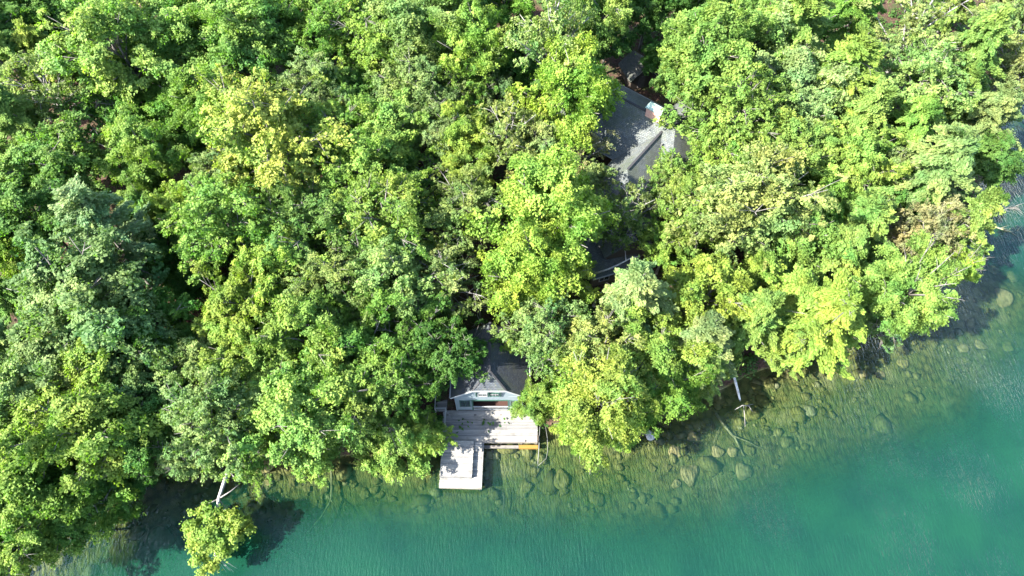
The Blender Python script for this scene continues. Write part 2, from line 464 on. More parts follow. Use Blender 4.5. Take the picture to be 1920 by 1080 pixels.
MB().box((px0, 0.0, -0.02), (px1, 2.2, 0.06)).build('porch_floor', REDP, bh)
MB().box((px0, 2.2, 0), (px1, 2.32, pt)).build('porch_back_wall', DARKW, bh)
MB().box((px0-0.1, 0.14, 0), (px0, 2.3, pt)).build('porch_side_wall', DARKW, bh)
MB().box((px1, 0.14, 0), (px1+0.1, 2.3, pt)).build('porch_side_wall', DARKW, bh)
MB().box((px0, 0.0, pt-0.04), (px1, 2.3, pt)).build('porch_ceiling', DARKW, bh)
for x in (-0.9, 0.9):
    add_window(bh, 'porch_window', Vector((x, 2.17, 1.35)), 0.9, 1.2, (2, 2))
MB().box((px0-0.05, -0.09, 0.92), (px1+0.05, 0.0, 0.99)).box((px0, -0.07, 0.08), (px1, -0.02, 0.14)).build('porch_rail', TRIM, bh)
bal = MB().box((-0.02, -0.02, 0.14), (0.02, 0.02, 0.92)).mesh('baluster', TRIM)
for k in range(31):
    o = link('baluster', bal, bh); o.location = (px0 + 0.06 + k*(px1-px0-0.12)/30, -0.045, 0)
for s in (-1, 1):
    add_window(bh, 'front_window', Vector((s*2.6, -0.01, 1.75)), 0.95, 1.5, (2, 3))
    MB().box((s*2.6-0.62, -0.13, 0.86), (s*2.6+0.62, -0.06, 0.92)).build('window_sill', TRIM, bh)
add_window(bh, 'gable_window', Vector((-0.72, -0.05, 4.25)), 0.82, 0.75, (2, 2), TRIM)
add_window(bh, 'gable_window', Vector((0.45, -0.05, 4.25)), 0.82, 0.75, (3, 2), GREENP)
for x in (-1.35, -0.12, 1.08):
    MB().bar((x, -0.05, 3.72), (x, fy-0.02, cz-0.25), 0.09).bar((x, -0.04, 3.7), (x, -0.04, cz-0.2), 0.09).build('bracket', GREENP, bh)
MB().box((px0-0.15, -0.06, pt-0.02), (px1+0.15, -0.002, pt+0.18)).build('porch_lintel', GREENP, bh)
for s, x in ((-1, px0), (1, px1)):
    MB().box((x-0.07, -0.075, 0), (x+0.07, -0.004, pt-0.02)).build('porch_post', GREENP, bh)

# ------------------------------------------------------------------ the deck in front of it
dk = tag(empty('deck', (-2.25, 24.7, 0)), 'wide weathered plank deck over the water in front of the boathouse', 'deck')
dx0, dx1, dy0, dy1 = -4.95, 4.9, -1.72, 1.72
n = 24; st = (dy1-dy0)/n
PL = [MB().box((dx0+random.uniform(-.03,.03), 0.006, DZ-0.05), (dx1+random.uniform(-.03,.03), st-0.012, DZ)).mesh('plank', PLANKM) for _ in range(6)]
for k in range(n):
    o = link('plank', PL[k % 6], dk); o.location = (0, dy0+k*st, -0.006*(k % 3) - (0.09 if k > 15 else 0.0))
    o.scale.x = 1.0
MB().box((dx0+0.05, dy0-0.06, DZ-0.32), (dx1-0.05, dy0-0.005, DZ-0.03)).build('rim_beam', BEAMM, dk)
MB().box((dx0+0.02, dy0+0.1, DZ-0.34), (dx0+0.14, dy1, DZ-0.16)).box((dx1-0.14, dy0+0.1, DZ-0.34), (dx1-0.02, dy1, DZ-0.16)).build('side_beam', BEAMM, dk)
MB().box((2.95, dy0-0.46, 0.16), (dx1+0.02, dy0-0.10, 0.46)).build('crib_timber', ORANGE, dk)
MB().box((-1.2, dy0-0.40, 0.14), (2.93, dy0-0.12, 0.40)).build('crib_timber', BEAMM, dk)
for x in (-4.5, -1.6, 1.1, 3.2, 4.75):
    for y in (dy0+0.25, 1.2):
        MB().box((x-0.12, y-0.12, -2.2), (x+0.12, y+0.12, DZ-0.1)).build('post', BEAMM, dk)
MB().box((-0.7, dy0-0.05, DZ-0.02), (dx1-1.3, dy0+0.16, DZ+0.14)).build('edge_curb', BEAMM, dk)
MB().box((dx1-0.1, dy0+0.02, DZ-0.4), (dx1+0.06, dy0+0.55, DZ+0.35)).build('mooring_post', DARKW, dk)
# landing with a pale corner rail at the left
ld = tag(empty('landing', (-7.45, 27.1, 0)), 'small shaded wooden landing with pale corner rail at the left end of the deck', 'landing')
for k in range(9):
    MB().box((-0.55, -0.85+k*0.19, 1.1), (0.6, -0.85+k*0.19+0.175, 1.15)).build('plank', PLANKM, ld)
for p in ((-0.55, -0.85), (0.55, -0.85), (0.55, -2.4), (-0.55, 0.8)):
    MB().box((p[0]-0.05, p[1]-0.05, -0.6), (p[0]+0.05, p[1]+0.05, 2.1)).build('rail_post', TRIM, ld)
MB().bar((-0.6, -0.85, 2.12), (0.6, -0.85, 2.12), 0.12, 0.05).bar((0.55, -0.8, 2.1), (0.55, -2.45, 2.1), 0.1, 0.05).bar((-0.55, -0.8, 2.1), (-0.55, 0.8, 2.1), 0.1, 0.05).build('handrail', TRIM, ld)
MB().bar((-0.55, -0.85, 1.6), (0.55, -0.85, 1.6), 0.05, 0.09).bar((0.55, -0.85, 1.6), (0.55, -2.4, 1.6), 0.05, 0.09).build('mid_rail', TRIM, ld)

# ------------------------------------------------------------------ the dock
do = tag(empty('dock', (-5.05, 21.1, 0), R(-1.6)), 'sunlit weathered plank dock with raised platform running out into the lake', 'dock')
w2, y0, y1 = 2.12, -2.72, 1.9
n = 26; st = (y1-y0)/n
PD = [MB().box((-w2+random.uniform(-.025,.025), 0.006, 0.93), (w2-0.14+random.uniform(-.02,.02), st-0.01, 0.985)).mesh('plank', PLANKM) for _ in range(6)]
for k in range(n):
    o = link('plank', PD[k % 6], do); o.location = (0, y0+k*st, 0.004*(k % 3))
PR = [MB().box((-w2+0.03+random.uniform(-.02,.02), 0.005, 1.45), (1.12+random.uniform(-.02,.02), st-0.01, 1.5)).mesh('platform_plank', PLANKM) for _ in range(6)]
ny = int(n*0.2)
for k in range(ny, n):
    o = link('platform_plank', PR[k % 6], do); o.location = (0, y0+k*st, 0.004*(k % 3))
yp = y0+ny*st
MB().box((1.05, yp+0.02, 0.99), (1.10, y1, 1.45)).box((-w2+0.06, yp+0.02, 0.99), (-w2+0.11, y1, 1.45)).box((-w2+0.12, yp+0.02, 0.99), (1.04, yp+0.07, 1.45)).build('platform_side', PLANKM, do)
for k in range(4):
    MB().box((1.16, y1-1.0+k*0.25, 1.2), (w2-0.16, y1-0.78+k*0.25, 1.25)).build('step_plank', PLANKM, do)
MB().box((1.18, y1-1.0, 0.99), (1.22, y1, 1.2)).box((w2-0.22, y1-1.0, 0.99), (w2-0.18, y1, 1.2)).build('step_side', BEAMM, do)
MB().box((w2-0.13, y0, 0.9), (w2, y1+0.5, 1.06)).build('edge_beam', PLANKM, do)
MB().box((-w2, y0-0.07, 0.68), (w2, y0-0.012, 0.97)).box((-w2+0.02, y0, 0.68), (-w2+0.1, y1, 0.925)).box((w2-0.12, y0, 0.66), (w2-0.03, y1, 0.895)).build('rim_beam', BEAMM, do)
for x in (-1.9, 1.9):
    for y in (-2.4, -0.3, 1.7):
        MB().tube([(x, y, -3.0), (x, y, 0.9)], 0.13, 8).build('pile', BEAMM, do)

# pole and hose at the right end of the deck
a = at(1012, 800, 1.5); b = at(1008, 873, -0.1)
tag(MB().tube([a, a.lerp(b, 0.5) + Vector((0.03, 0, 0)), b + (b-a)*0.12], 0.035, 8).build('mooring_pole', METAL, smooth=True),
    'thin white pole slanting from the right end of the deck into the water', 'pole')
pts = [at(1023, 800, 0.9), at(1026, 820, 0.6), at(1027, 845, 0.25), at(1024, 860, 0.1), at(1016, 867, 0.06), at(1009, 873, 0.05)]
tag(MB().tube(pts, 0.022, 7).build('hose', METAL, smooth=True), 'pale hose looping into the water beside the white pole', 'hose')

# ------------------------------------------------------------------ the house among the trees
HC = at(1222, 235, 11.5)
HB = tz(HC.x, HC.y)
hs = tag(empty('house', (HC.x, HC.y, HB), R(-38)), 'large grey shingle-roofed house with brick chimney half hidden under the trees', 'house')
# local x runs to the lower right of the picture along the main ridge; local -y faces the sun
hx0, hx1, hy = -10.8, 6.0, 5.3
ez, rz = 4.0, 7.6
def gable(x0, x1, y0, y1, e_, r_, along='x', names=('roof_slope', 'roof_slope'), hip=(0, 0)):
    if along == 'x':
        ym = (y0+y1)/2
        roof_plane(names[0], [(x0, y0, e_), (x1, y0, e_), (x1-hip[1], ym, r_), (x0+hip[0], ym, r_)], 0.18, ROOF_H, hs)
        roof_plane(names[1], [(x1, y1, e_), (x0, y1, e_), (x0+hip[0], ym, r_), (x1-hip[1], ym, r_)], 0.18, ROOF_H, hs)
        if hip[0]: roof_plane('roof_hip', [(x0, y1, e_), (x0, y0, e_), (x0+hip[0], ym, r_)], 0.18, ROOF_H, hs)
        if hip[1]: roof_plane('roof_hip', [(x1, y0, e_), (x1, y1, e_), (x1-hip[1], ym, r_)], 0.18, ROOF_H, hs)
        MB().bar((x0+hip[0], ym, r_+0.03), (x1-hip[1], ym, r_+0.03), 0.25, 0.08).build('ridge_cap', ROOF_H, hs)
    else:
        xm = (x0+x1)/2
        roof_plane(names[0], [(x0, y1, e_), (x0, y0, e_), (xm, y0+hip[0], r_), (xm, y1-hip[1], r_)], 0.18, ROOF_H, hs)
        roof_plane(names[1], [(x1, y0, e_), (x1, y1, e_), (xm, y1-hip[1], r_), (xm, y0+hip[0], r_)], 0.18, ROOF_H, hs)
        if hip[0]: roof_plane('roof_hip', [(x0, y0, e_), (x1, y0, e_), (xm, y0+hip[0], r_)], 0.18, ROOF_H, hs)
        MB().bar((xm, y0+hip[0], r_+0.03), (xm, y1-hip[1], r_+0.03), 0.25, 0.08).build('ridge_cap', ROOF_H, hs)
gable(hx0, hx1, -hy, hy, ez, rz, 'x', hip=(3.6, 3.2))
gable(-1.5, 5.0, -11.0, 0.5, ez-0.1, rz-0.7, 'y', hip=(3.0, 0))       # wing towards the lake side
gable(-0.5, 5.4, -0.3, 8.6, ez-0.2, rz-0.5, 'y')                      # wing away to the right
gable(-7.6, -3.4, -6.4, -0.4, ez+0.15, rz-1.3, 'y', hip=(1.6, 0))     # dormer on the sunny side
hw = MB().box((hx0+0.5, -hy+0.5, -1.5), (hx1-0.5, hy-0.5, ez)); hw.build('wall', DARKW, hs)
MB().box((-1.1, -10.6, -3.0), (4.6, -hy+0.45, ez-0.1)).build('wall', DARKW, hs)
MB().box((-0.1, hy-0.45, -1.5), (5.0, 8.2, ez-0.2)).build('wall', DARKW, hs)
MB().box((-7.2, -6.0, -1.5), (-3.8, -hy+0.4, ez)).build('wall', DARKW, hs)
for x in (0.4, 2.6):
    add_window(hs, 'window', Vector((x, -10.62, 2.2)), 1.1, 1.4, (2, 2), TRIM)
ch = MB().box((-0.9, -0.45, rz-1.6), (0.9, 0.45, rz+0.95)).build('chimney', BRICK, hs)
cap = MB().box((-1.02, -0.57, rz+0.95), (1.02, 0.57, rz+1.05)).poly([(-0.96, -0.5, rz+1.05), (0.96, -0.5, rz+1.05), (0.96, 0, rz+1.2), (-0.96, 0, rz+1.2)], 0.04).poly([(0.96, 0.5, rz+1.05), (-0.96, 0.5, rz+1.05), (-0.96, 0, rz+1.2), (0.96, 0, rz+1.2)], 0.04)
cap.build('chimney_cap', COPPER, ch)
MB().box((-0.98, -0.53, rz-0.5), (0.98, 0.53, rz-0.4)).build('chimney_flashing', METAL, ch)
for vx, vy, vh in ((-4.2, -1.9, 0.9), (-6.0, 1.4, 0.7), (2.6, -2.2, 0.8)):
    zz = rz - (rz-ez)*abs(vy)/hy
    MB().tube([(vx, vy, zz-0.2), (vx, vy, zz+vh*0.6)], 0.09, 8).build('vent_pipe', METAL, hs)
for yy in (-hy-0.06, hy+0.06):
    MB().bar((hx0, yy, ez-0.08), (hx1, yy, ez-0.08), 0.13, 0.11).build('gutter', METAL, hs)
# lower annex seen at the lake-side end
AC = at(1150, 478, 6.5); AB = tz(AC.x, AC.y)
an = tag(empty('annex', (AC.x, AC.y, AB), R(18)), 'low dark annex with flat grey roof in the shade of the big yellow-green tree', 'building')
MB().box((-2.6, -1.2, -1.5), (2.6, 2.6, 2.6)).build('wall', DARKW, an)
roof_plane('roof', [(-3.0, -1.7, 2.62), (3.0, -1.7, 2.62), (3.0, 3.0, 3.5), (-3.0, 3.0, 3.5)], 0.16, ROOF_H, an)
MB().bar((-3.0, -1.78, 2.56), (3.0, -1.78, 2.56), 0.1, 0.16).build('gutter', TRIM, an)
for x in (-1.3, 1.2):
    add_window(an, 'window', Vector((x, -1.22, 1.3)), 1.1, 1.0, (2, 1), TRIM)
WC = at(1165, 395, 8.0); WB = tz(WC.x, WC.y)
wg = tag(empty('cottage', (WC.x, WC.y, WB), R(14)), 'shaded grey-roofed cottage below the house, seen through thin branches', 'building')
MB().box((-3.0, -4.6, -1.5), (3.0, 4.6, 3.2)).build('wall', DARKW, wg)
roof_plane('roof_slope', [(-3.5, 5, 3.1), (-3.5, -5, 3.1), (0, -5, 5.4), (0, 5, 5.4)], 0.16, ROOF_H, wg)
roof_plane('roof_slope', [(3.5, -5, 3.1), (3.5, 5, 3.1), (0, 5, 5.4), (0, -5, 5.4)], 0.16, ROOF_H, wg)
MB().bar((0, -5, 5.43), (0, 5, 5.43), 0.22, 0.07).build('ridge_cap', ROOF_H, wg)
MB().poly([(-3.0, -4.6, 3.2), (3.0, -4.6, 3.2), (0, -4.6, 5.2)], 0.14).build('gable_wall', DARKW, wg)
# shed in the shade above the house
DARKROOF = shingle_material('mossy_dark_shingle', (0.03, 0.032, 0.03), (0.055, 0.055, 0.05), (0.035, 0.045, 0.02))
SC = at(1204, 92, 12.0); SB = tz(SC.x, SC.y)
sd = tag(empty('shed', (SC.x, SC.y, SB), R(20)), 'dark gabled shed in deep shade above the big house', 'shed')
MB().box((-1.5, -1.3, -1), (1.5, 1.7, 1.9)).poly([(-1.5, -1.3, 1.9), (1.5, -1.3, 1.9), (0, -1.3, 3.2)], 0.1).build('wall', DARKW, sd)
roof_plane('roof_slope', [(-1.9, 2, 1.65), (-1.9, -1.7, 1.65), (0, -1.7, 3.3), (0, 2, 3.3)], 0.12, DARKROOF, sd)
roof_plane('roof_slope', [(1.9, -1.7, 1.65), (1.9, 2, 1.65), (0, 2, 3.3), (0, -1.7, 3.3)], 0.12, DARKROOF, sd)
MB().box((-0.45, -1.36, 0), (0.45, -1.3, 1.8)).build('door', BEAMM, sd)
# ------------------------------------------------------------------ tree builders
HCROWN = 9.0        # height of the crown's middle above the base of every pattern tree
def rand_dirs(g, n):
    v = g.normal(size=(n, 3)); return v / np.linalg.norm(v, axis=1, keepdims=True)
def leaves_mesh(name, P, N, size, tint, g, elong=1.5, axis=None):
    """P centres, N normals (n,3): one folded pointed leaf spray per centre"""
    n = len(P)
    N = N / np.linalg.norm(N, axis=1, keepdims=True)
    a = rand_dirs(g, n) if axis is None else axis + 0.45*rand_dirs(g, n)
    a = a - (a*N).sum(1, keepdims=True)*N; a /= np.linalg.norm(a, axis=1, keepdims=True) + 1e-9
    b = np.cross(N, a)
    s = (size * g.uniform(0.65, 1.35, n))[:, None]
    l = s*elong*0.5; w = s*0.5
    droop = -N*s*0.16
    co = np.stack([P - a*l, P + b*w + droop + a*l*0.15, P + a*l, P - b*w + droop + a*l*0.15], 1).reshape(-1, 3)
    f = np.arange(4*n).reshape(n, 4)
    # split every spray along its midrib so it is folded, not flat
    tri = np.concatenate([f[:, [0, 1, 2]], f[:, [0, 2, 3]]])
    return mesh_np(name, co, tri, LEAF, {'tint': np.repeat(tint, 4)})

def pattern_tree(seed, kind):
    g = np.random.default_rng(seed)
    C = np.array([0, 0, HCROWN])
    P = dict(broad=dict(R=4.5, up=4.4, dn=3.6, limbs=17, cl=(7, 11), rc=(0.55, 1.05), flat=0.6, lv=345, ls=0.158, spread=1.5),
             puff=dict(R=4.5, up=4.6, dn=3.6, limbs=22, cl=(4, 7), rc=(0.7, 1.2), flat=0.68, lv=520, ls=0.150, spread=1.2),
             fine=dict(R=4.5, up=4.2, dn=3.6, limbs=20, cl=(10, 15), rc=(0.45, 0.85), flat=0.7, lv=175, ls=0.140, spread=1.7),
             sparse=dict(R=4.5, up=4.4, dn=3.4, limbs=16, cl=(7, 11), rc=(0.5, 0.9), flat=0.6, lv=110, ls=0.155, spread=1.6),
             plume=dict(R=4.6, up=5.2, dn=4.4, limbs=34, cl=(3, 5), rc=(0.5, 0.8), flat=0.5, lv=240, ls=0.165, spread=0.75),
             pine=dict(R=4.3, up=5.6, dn=4.2, limbs=44, cl=(3, 5), rc=(0.42, 0.7), flat=0.55, lv=125, ls=0.17, spread=0.6),
             )[kind]
    tw = MB()
    Htop = HCROWN + P['up']*0.55
    bend = g.uniform(-0.35, 0.35, 2)
    tp = lambda z: np.array([bend[0]*(z/Htop)**2*2, bend[1]*(z/Htop)**2*2, z])
    zs = np.linspace(-0.6, Htop, 8)
    tw.tube([tp(z) for z in zs], [0.30*(1-0.86*i/7) + (0.09 if i == 0 else 0) for i in range(8)], 7)
    lobes = [(g.uniform(0, 2*math.pi), g.uniform(2, 3.5), g.uniform(0.06, 0.16)) for _ in range(4)]
    pts, nor, tint, axs = [], [], [], []
    nl = P['limbs']
    for i in range(nl):
        t = (i + 0.5)/nl
        az = i*2.39996 + g.uniform(-0.35, 0.35)
        if kind in ('pine', 'plume'):
            zz = -0.85 + 1.8*t                                   # tiers up the stem
            prof = max(0.14, (1 - ((zz+0.62)/1.62)**1.25)) if zz > -0.62 else 0.85
            rr = P['R']*prof*g.uniform(0.78, 1.1)
            zt = zz*(P['up'] if zz > 0 else P['dn'])
            dz = -0.13*rr if kind == 'plume' else 0.10*rr
            end = C + np.array([math.cos(az)*rr, math.sin(az)*rr, zt+dz])
            z0 = min(HCROWN + zt + (0.12*rr if kind == 'plume' else -0.2*rr), Htop)
        else:
            el = math.asin(np.clip(-0.42 + 1.40*t + g.uniform(-0.1, 0.1), -0.55, 0.99))
            k = 1 + sum(a_*math.cos(f_*az+p_) for p_, f_, a_ in lobes)
            k *= g.uniform(0.80, 1.10)
            end = C + np.array([math.cos(az)*math.cos(el)*P['R']*k, math.sin(az)*math.cos(el)*P['R']*k, math.sin(el)*(P['up'] if el > 0 else P['dn'])*k])
            z0 = np.clip(HCROWN + (end[2]-HCROWN)*0.5 - np.hypot(end[0], end[1])*0.75, 3.2, Htop-0.4)
        st = tp(max(z0, 2.0))
        mid = st*0.45 + end*0.55 + np.array([0, 0, 0.10*np.linalg.norm(end-st)*(1 if kind != 'pine' else -0.4)])
        bez = lambda u: st*(1-u)**2 + mid*2*u*(1-u) + end*u*u
        r0 = 0.105 if kind not in ('pine', 'plume') else 0.06
        tw.tube([bez(u) for u in (0, 0.3, 0.6, 1.0)], [r0, r0*0.75, r0*0.5, r0*0.2], 5)
        nc = g.integers(*P['cl'])
        ldir = (end-st)/np.linalg.norm(end-st)
        limb_t = g.uniform(-0.16, 0.16)
        for c in range(nc):
            if kind in ('pine', 'plume'):
                u = 0.36 + 0.66*(c+0.5)/nc
                ctr = bez(min(u, 1.03)) + np.array([*(g.normal(size=2)*P['spread']*0.55*u), g.normal()*0.18])
            else:
                u = g.uniform(0.5, 1.0)
                ctr = bez(u) + g.normal(size=3).clip(-1.35, 1.35)*P['spread']*np.array([0.62, 0.62, 0.45])*(0.5+0.5*u)
                if kind == 'sparse' and g.random() < 0.2: continue
            tw.tube([bez(u*0.82), (bez(u*0.82)+ctr)/2 + np.array([0, 0, 0.08]), ctr], [r0*0.32, r0*0.22, 0.012], 4)
            rc = g.uniform(*P['rc'])
            n = int(P['lv']*(rc/np.mean(P['rc']))**1.7)
            d = rand_dirs(g, n); d[:, 2] = np.where(d[:, 2] < -0.35, -d[:, 2]*0.6, d[:, 2])
            rad = rc*np.where(g.random(n) < 0.62, g.random(n)**0.45, 0.55+0.95*g.random(n)**1.6)
            if kind in ('plume', 'pine'):
                # a spray: long along the branch, thin, drooping or lifting at the tip
                ax = ldir.copy(); ax[2] = -0.28 if kind == 'plume' else 0.12; ax = ax + 0.35*g.normal(size=3)*np.array([1, 1, 0.3]); ax /= np.linalg.norm(ax)
                sd_ = np.cross(ax, [0, 0, 1.0]); sd_ /= np.linalg.norm(sd_)
                upv = np.cross(sd_, ax)
                t_ = g.uniform(-1, 1, n)
                Lh = rc*1.75; wv = rc*0.55*(1-0.75*np.clip(t_, 0, 1))
                o = ax*(t_*Lh)[:, None] + sd_*(g.normal(size=n)*wv*0.7)[:, None] + upv*(g.normal(size=n)*rc*0.16 - 0.10*t_*t_*Lh)[:, None]
                p = ctr + o
                nn = upv*1.0 + 0.65*rand_dirs(g, n) + np.array([0, 0, 0.35])
                axs.append(np.tile(ax, (n, 1)))
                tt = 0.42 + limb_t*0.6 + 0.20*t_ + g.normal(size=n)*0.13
            else:
                # a ragged spray of small tufts, longer along the branch than across it
                m = max(5, int(n/17)); sc = rand_dirs(g, m)*(rc*g.random(m)**0.33)[:, None]
                w_ = g.integers(0, m, n); tuft = rc*g.uniform(0.16, 0.34, m)
                o = sc[w_] + g.normal(size=(n, 3))*tuft[w_][:, None]*0.62
                aa = az + g.normal()*0.7; ca, sa = math.cos(aa), math.sin(aa); el_ = g.uniform(1.0, 1.7)
                ox = o[:, 0]*el_; oy = o[:, 1]/el_**0.6
                o = np.stack([ox*ca-oy*sa, ox*sa+oy*ca, o[:, 2]*P['flat']*g.uniform(0.7, 1.15)], -1)
                o[:, 2] -= 0.14*(o[:, 0]**2+o[:, 1]**2)/max(rc, 0.1)
                d = sc[w_]/np.maximum(np.linalg.norm(sc[w_], axis=1, keepdims=True), 1e-6)
                p = ctr + o
                out = (ctr - C); out = out/np.linalg.norm(out)
                nn = d*0.75 + 0.30*out + np.array([0, 0, 0.50]) + 0.70*rand_dirs(g, n)
                axs.append(np.tile(out, (n, 1)) + 0.9*rand_dirs(g, n))
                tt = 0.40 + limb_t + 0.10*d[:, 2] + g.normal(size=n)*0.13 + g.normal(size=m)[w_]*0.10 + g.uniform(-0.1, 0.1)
            pts.append(p); nor.append(nn); tint.append(np.clip(tt, 0, 1))
    pts = np.concatenate(pts); nor = np.concatenate(nor); tint = np.concatenate(tint); axs = np.concatenate(axs)
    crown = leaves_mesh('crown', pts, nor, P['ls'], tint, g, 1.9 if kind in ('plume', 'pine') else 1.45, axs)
    trunk = tw.mesh('trunk', BARK_TWIG if kind == 'sparse' else BARK, True)
    return trunk, crown

PATTERN = {}
for k_, n_ in (('broad', 6), ('puff', 4), ('fine', 6), ('sparse', 4), ('plume', 5), ('pine', 2)):
    PATTERN[k_] = [pattern_tree(100*len(PATTERN)+7*i+3, k_) for i in range(n_)]

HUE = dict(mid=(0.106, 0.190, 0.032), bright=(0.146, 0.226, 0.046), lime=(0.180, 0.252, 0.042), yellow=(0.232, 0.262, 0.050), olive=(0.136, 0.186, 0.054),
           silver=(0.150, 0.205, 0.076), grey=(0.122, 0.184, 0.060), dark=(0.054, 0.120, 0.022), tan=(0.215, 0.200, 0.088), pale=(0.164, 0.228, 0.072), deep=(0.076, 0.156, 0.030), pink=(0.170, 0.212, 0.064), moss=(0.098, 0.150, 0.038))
_used = {}
GROUPS = dict(broad='broadleaf trees of the lakeside wood', puff='broadleaf trees of the lakeside wood', fine='broadleaf trees of the lakeside wood',
              sparse='broadleaf trees of the lakeside wood', plume='feathery trees along the right shore', pine='pines of the lakeside wood')
def place_tree(px, py, rpx, kind, hue, label, zs=1.0):
    tr, cr = PATTERN[kind][_used.get(kind, 0) % len(PATTERN[kind])]
    i = _used[kind] = _used.get(kind, 0) + 1
    g = random.Random(i*31 + len(kind))
    zc = 10.0; s = 1.0
    for _ in range(14):
        c = at(px, py, zc); gz = max(tz(c.x, c.y), 0.25)
        s = rpx*1.07*depth_of(c)/FPX/4.5
        zc += 0.6*((gz + HCROWN*(0.55 + 0.45*s)*zs) - zc)
    c = at(px, py, zc)
    base = Vector((c.x, c.y, 0)); d0 = float(shore_sd(c.x, c.y)[0])
    if d0 < 1.0:                                   # rooted on the bank, the crown leaning out over the water
        e_ = 0.5; gx = float(shore_sd(c.x+e_, c.y)[0]-shore_sd(c.x-e_, c.y)[0]); gy = float(shore_sd(c.x, c.y+e_)[0]-shore_sd(c.x, c.y-e_)[0])
        v = Vector((gx, gy, 0)).normalized(); base += v*(1.0 - d0)
    base.z = tz(base.x, base.y) - 0.1
    ax = c - base; hh = ax.length
    o = empty('pine_tree' if kind == 'pine' else 'broadleaf_tree')
    tag(o, label, 'tree', GROUPS[kind])
    o.rotation_mode = 'QUATERNION'
    lean = Quaternion().slerp(Vector((0, 0, 1)).rotation_difference(ax.normalized()), 1.0)
    spin = Quaternion((0, 0, 1), g.uniform(0, 2*math.pi))
    bent = lean.angle > R(6)                       # a leaning stem carries an upright crown
    o.rotation_quaternion = spin if bent else lean @ spin
    o.location = base
    # the pattern's crown middle lands at c: stretch the stem, keep the crown's size
    o.scale = (s*g.uniform(0.95, 1.05), s*g.uniform(0.95, 1.05), hh/HCROWN)
    t = link('trunk', tr, o); k = link('crown', cr, o)
    if bent:
        off = spin.inverted() @ (c - base)
        sc = Vector(o.scale); sc.z = s*1.02; o.scale = sc
        off = Vector((off.x/sc.x, off.y/sc.y, off.z/sc.z))
        k.location = off - Vector((0, 0, HCROWN))
        t.rotation_mode = 'QUATERNION'; t.rotation_quaternion = Vector((0, 0, 1)).rotation_difference(off.normalized())
        t.scale = (1, 1, off.length/HCROWN)
    h = HUE[hue]; j = g.uniform(0.88, 1.12)
    k.color = (h[0]*j*g.uniform(0.92, 1.08), h[1]*j, h[2]*j*g.uniform(0.85, 1.15), 1)
    return o
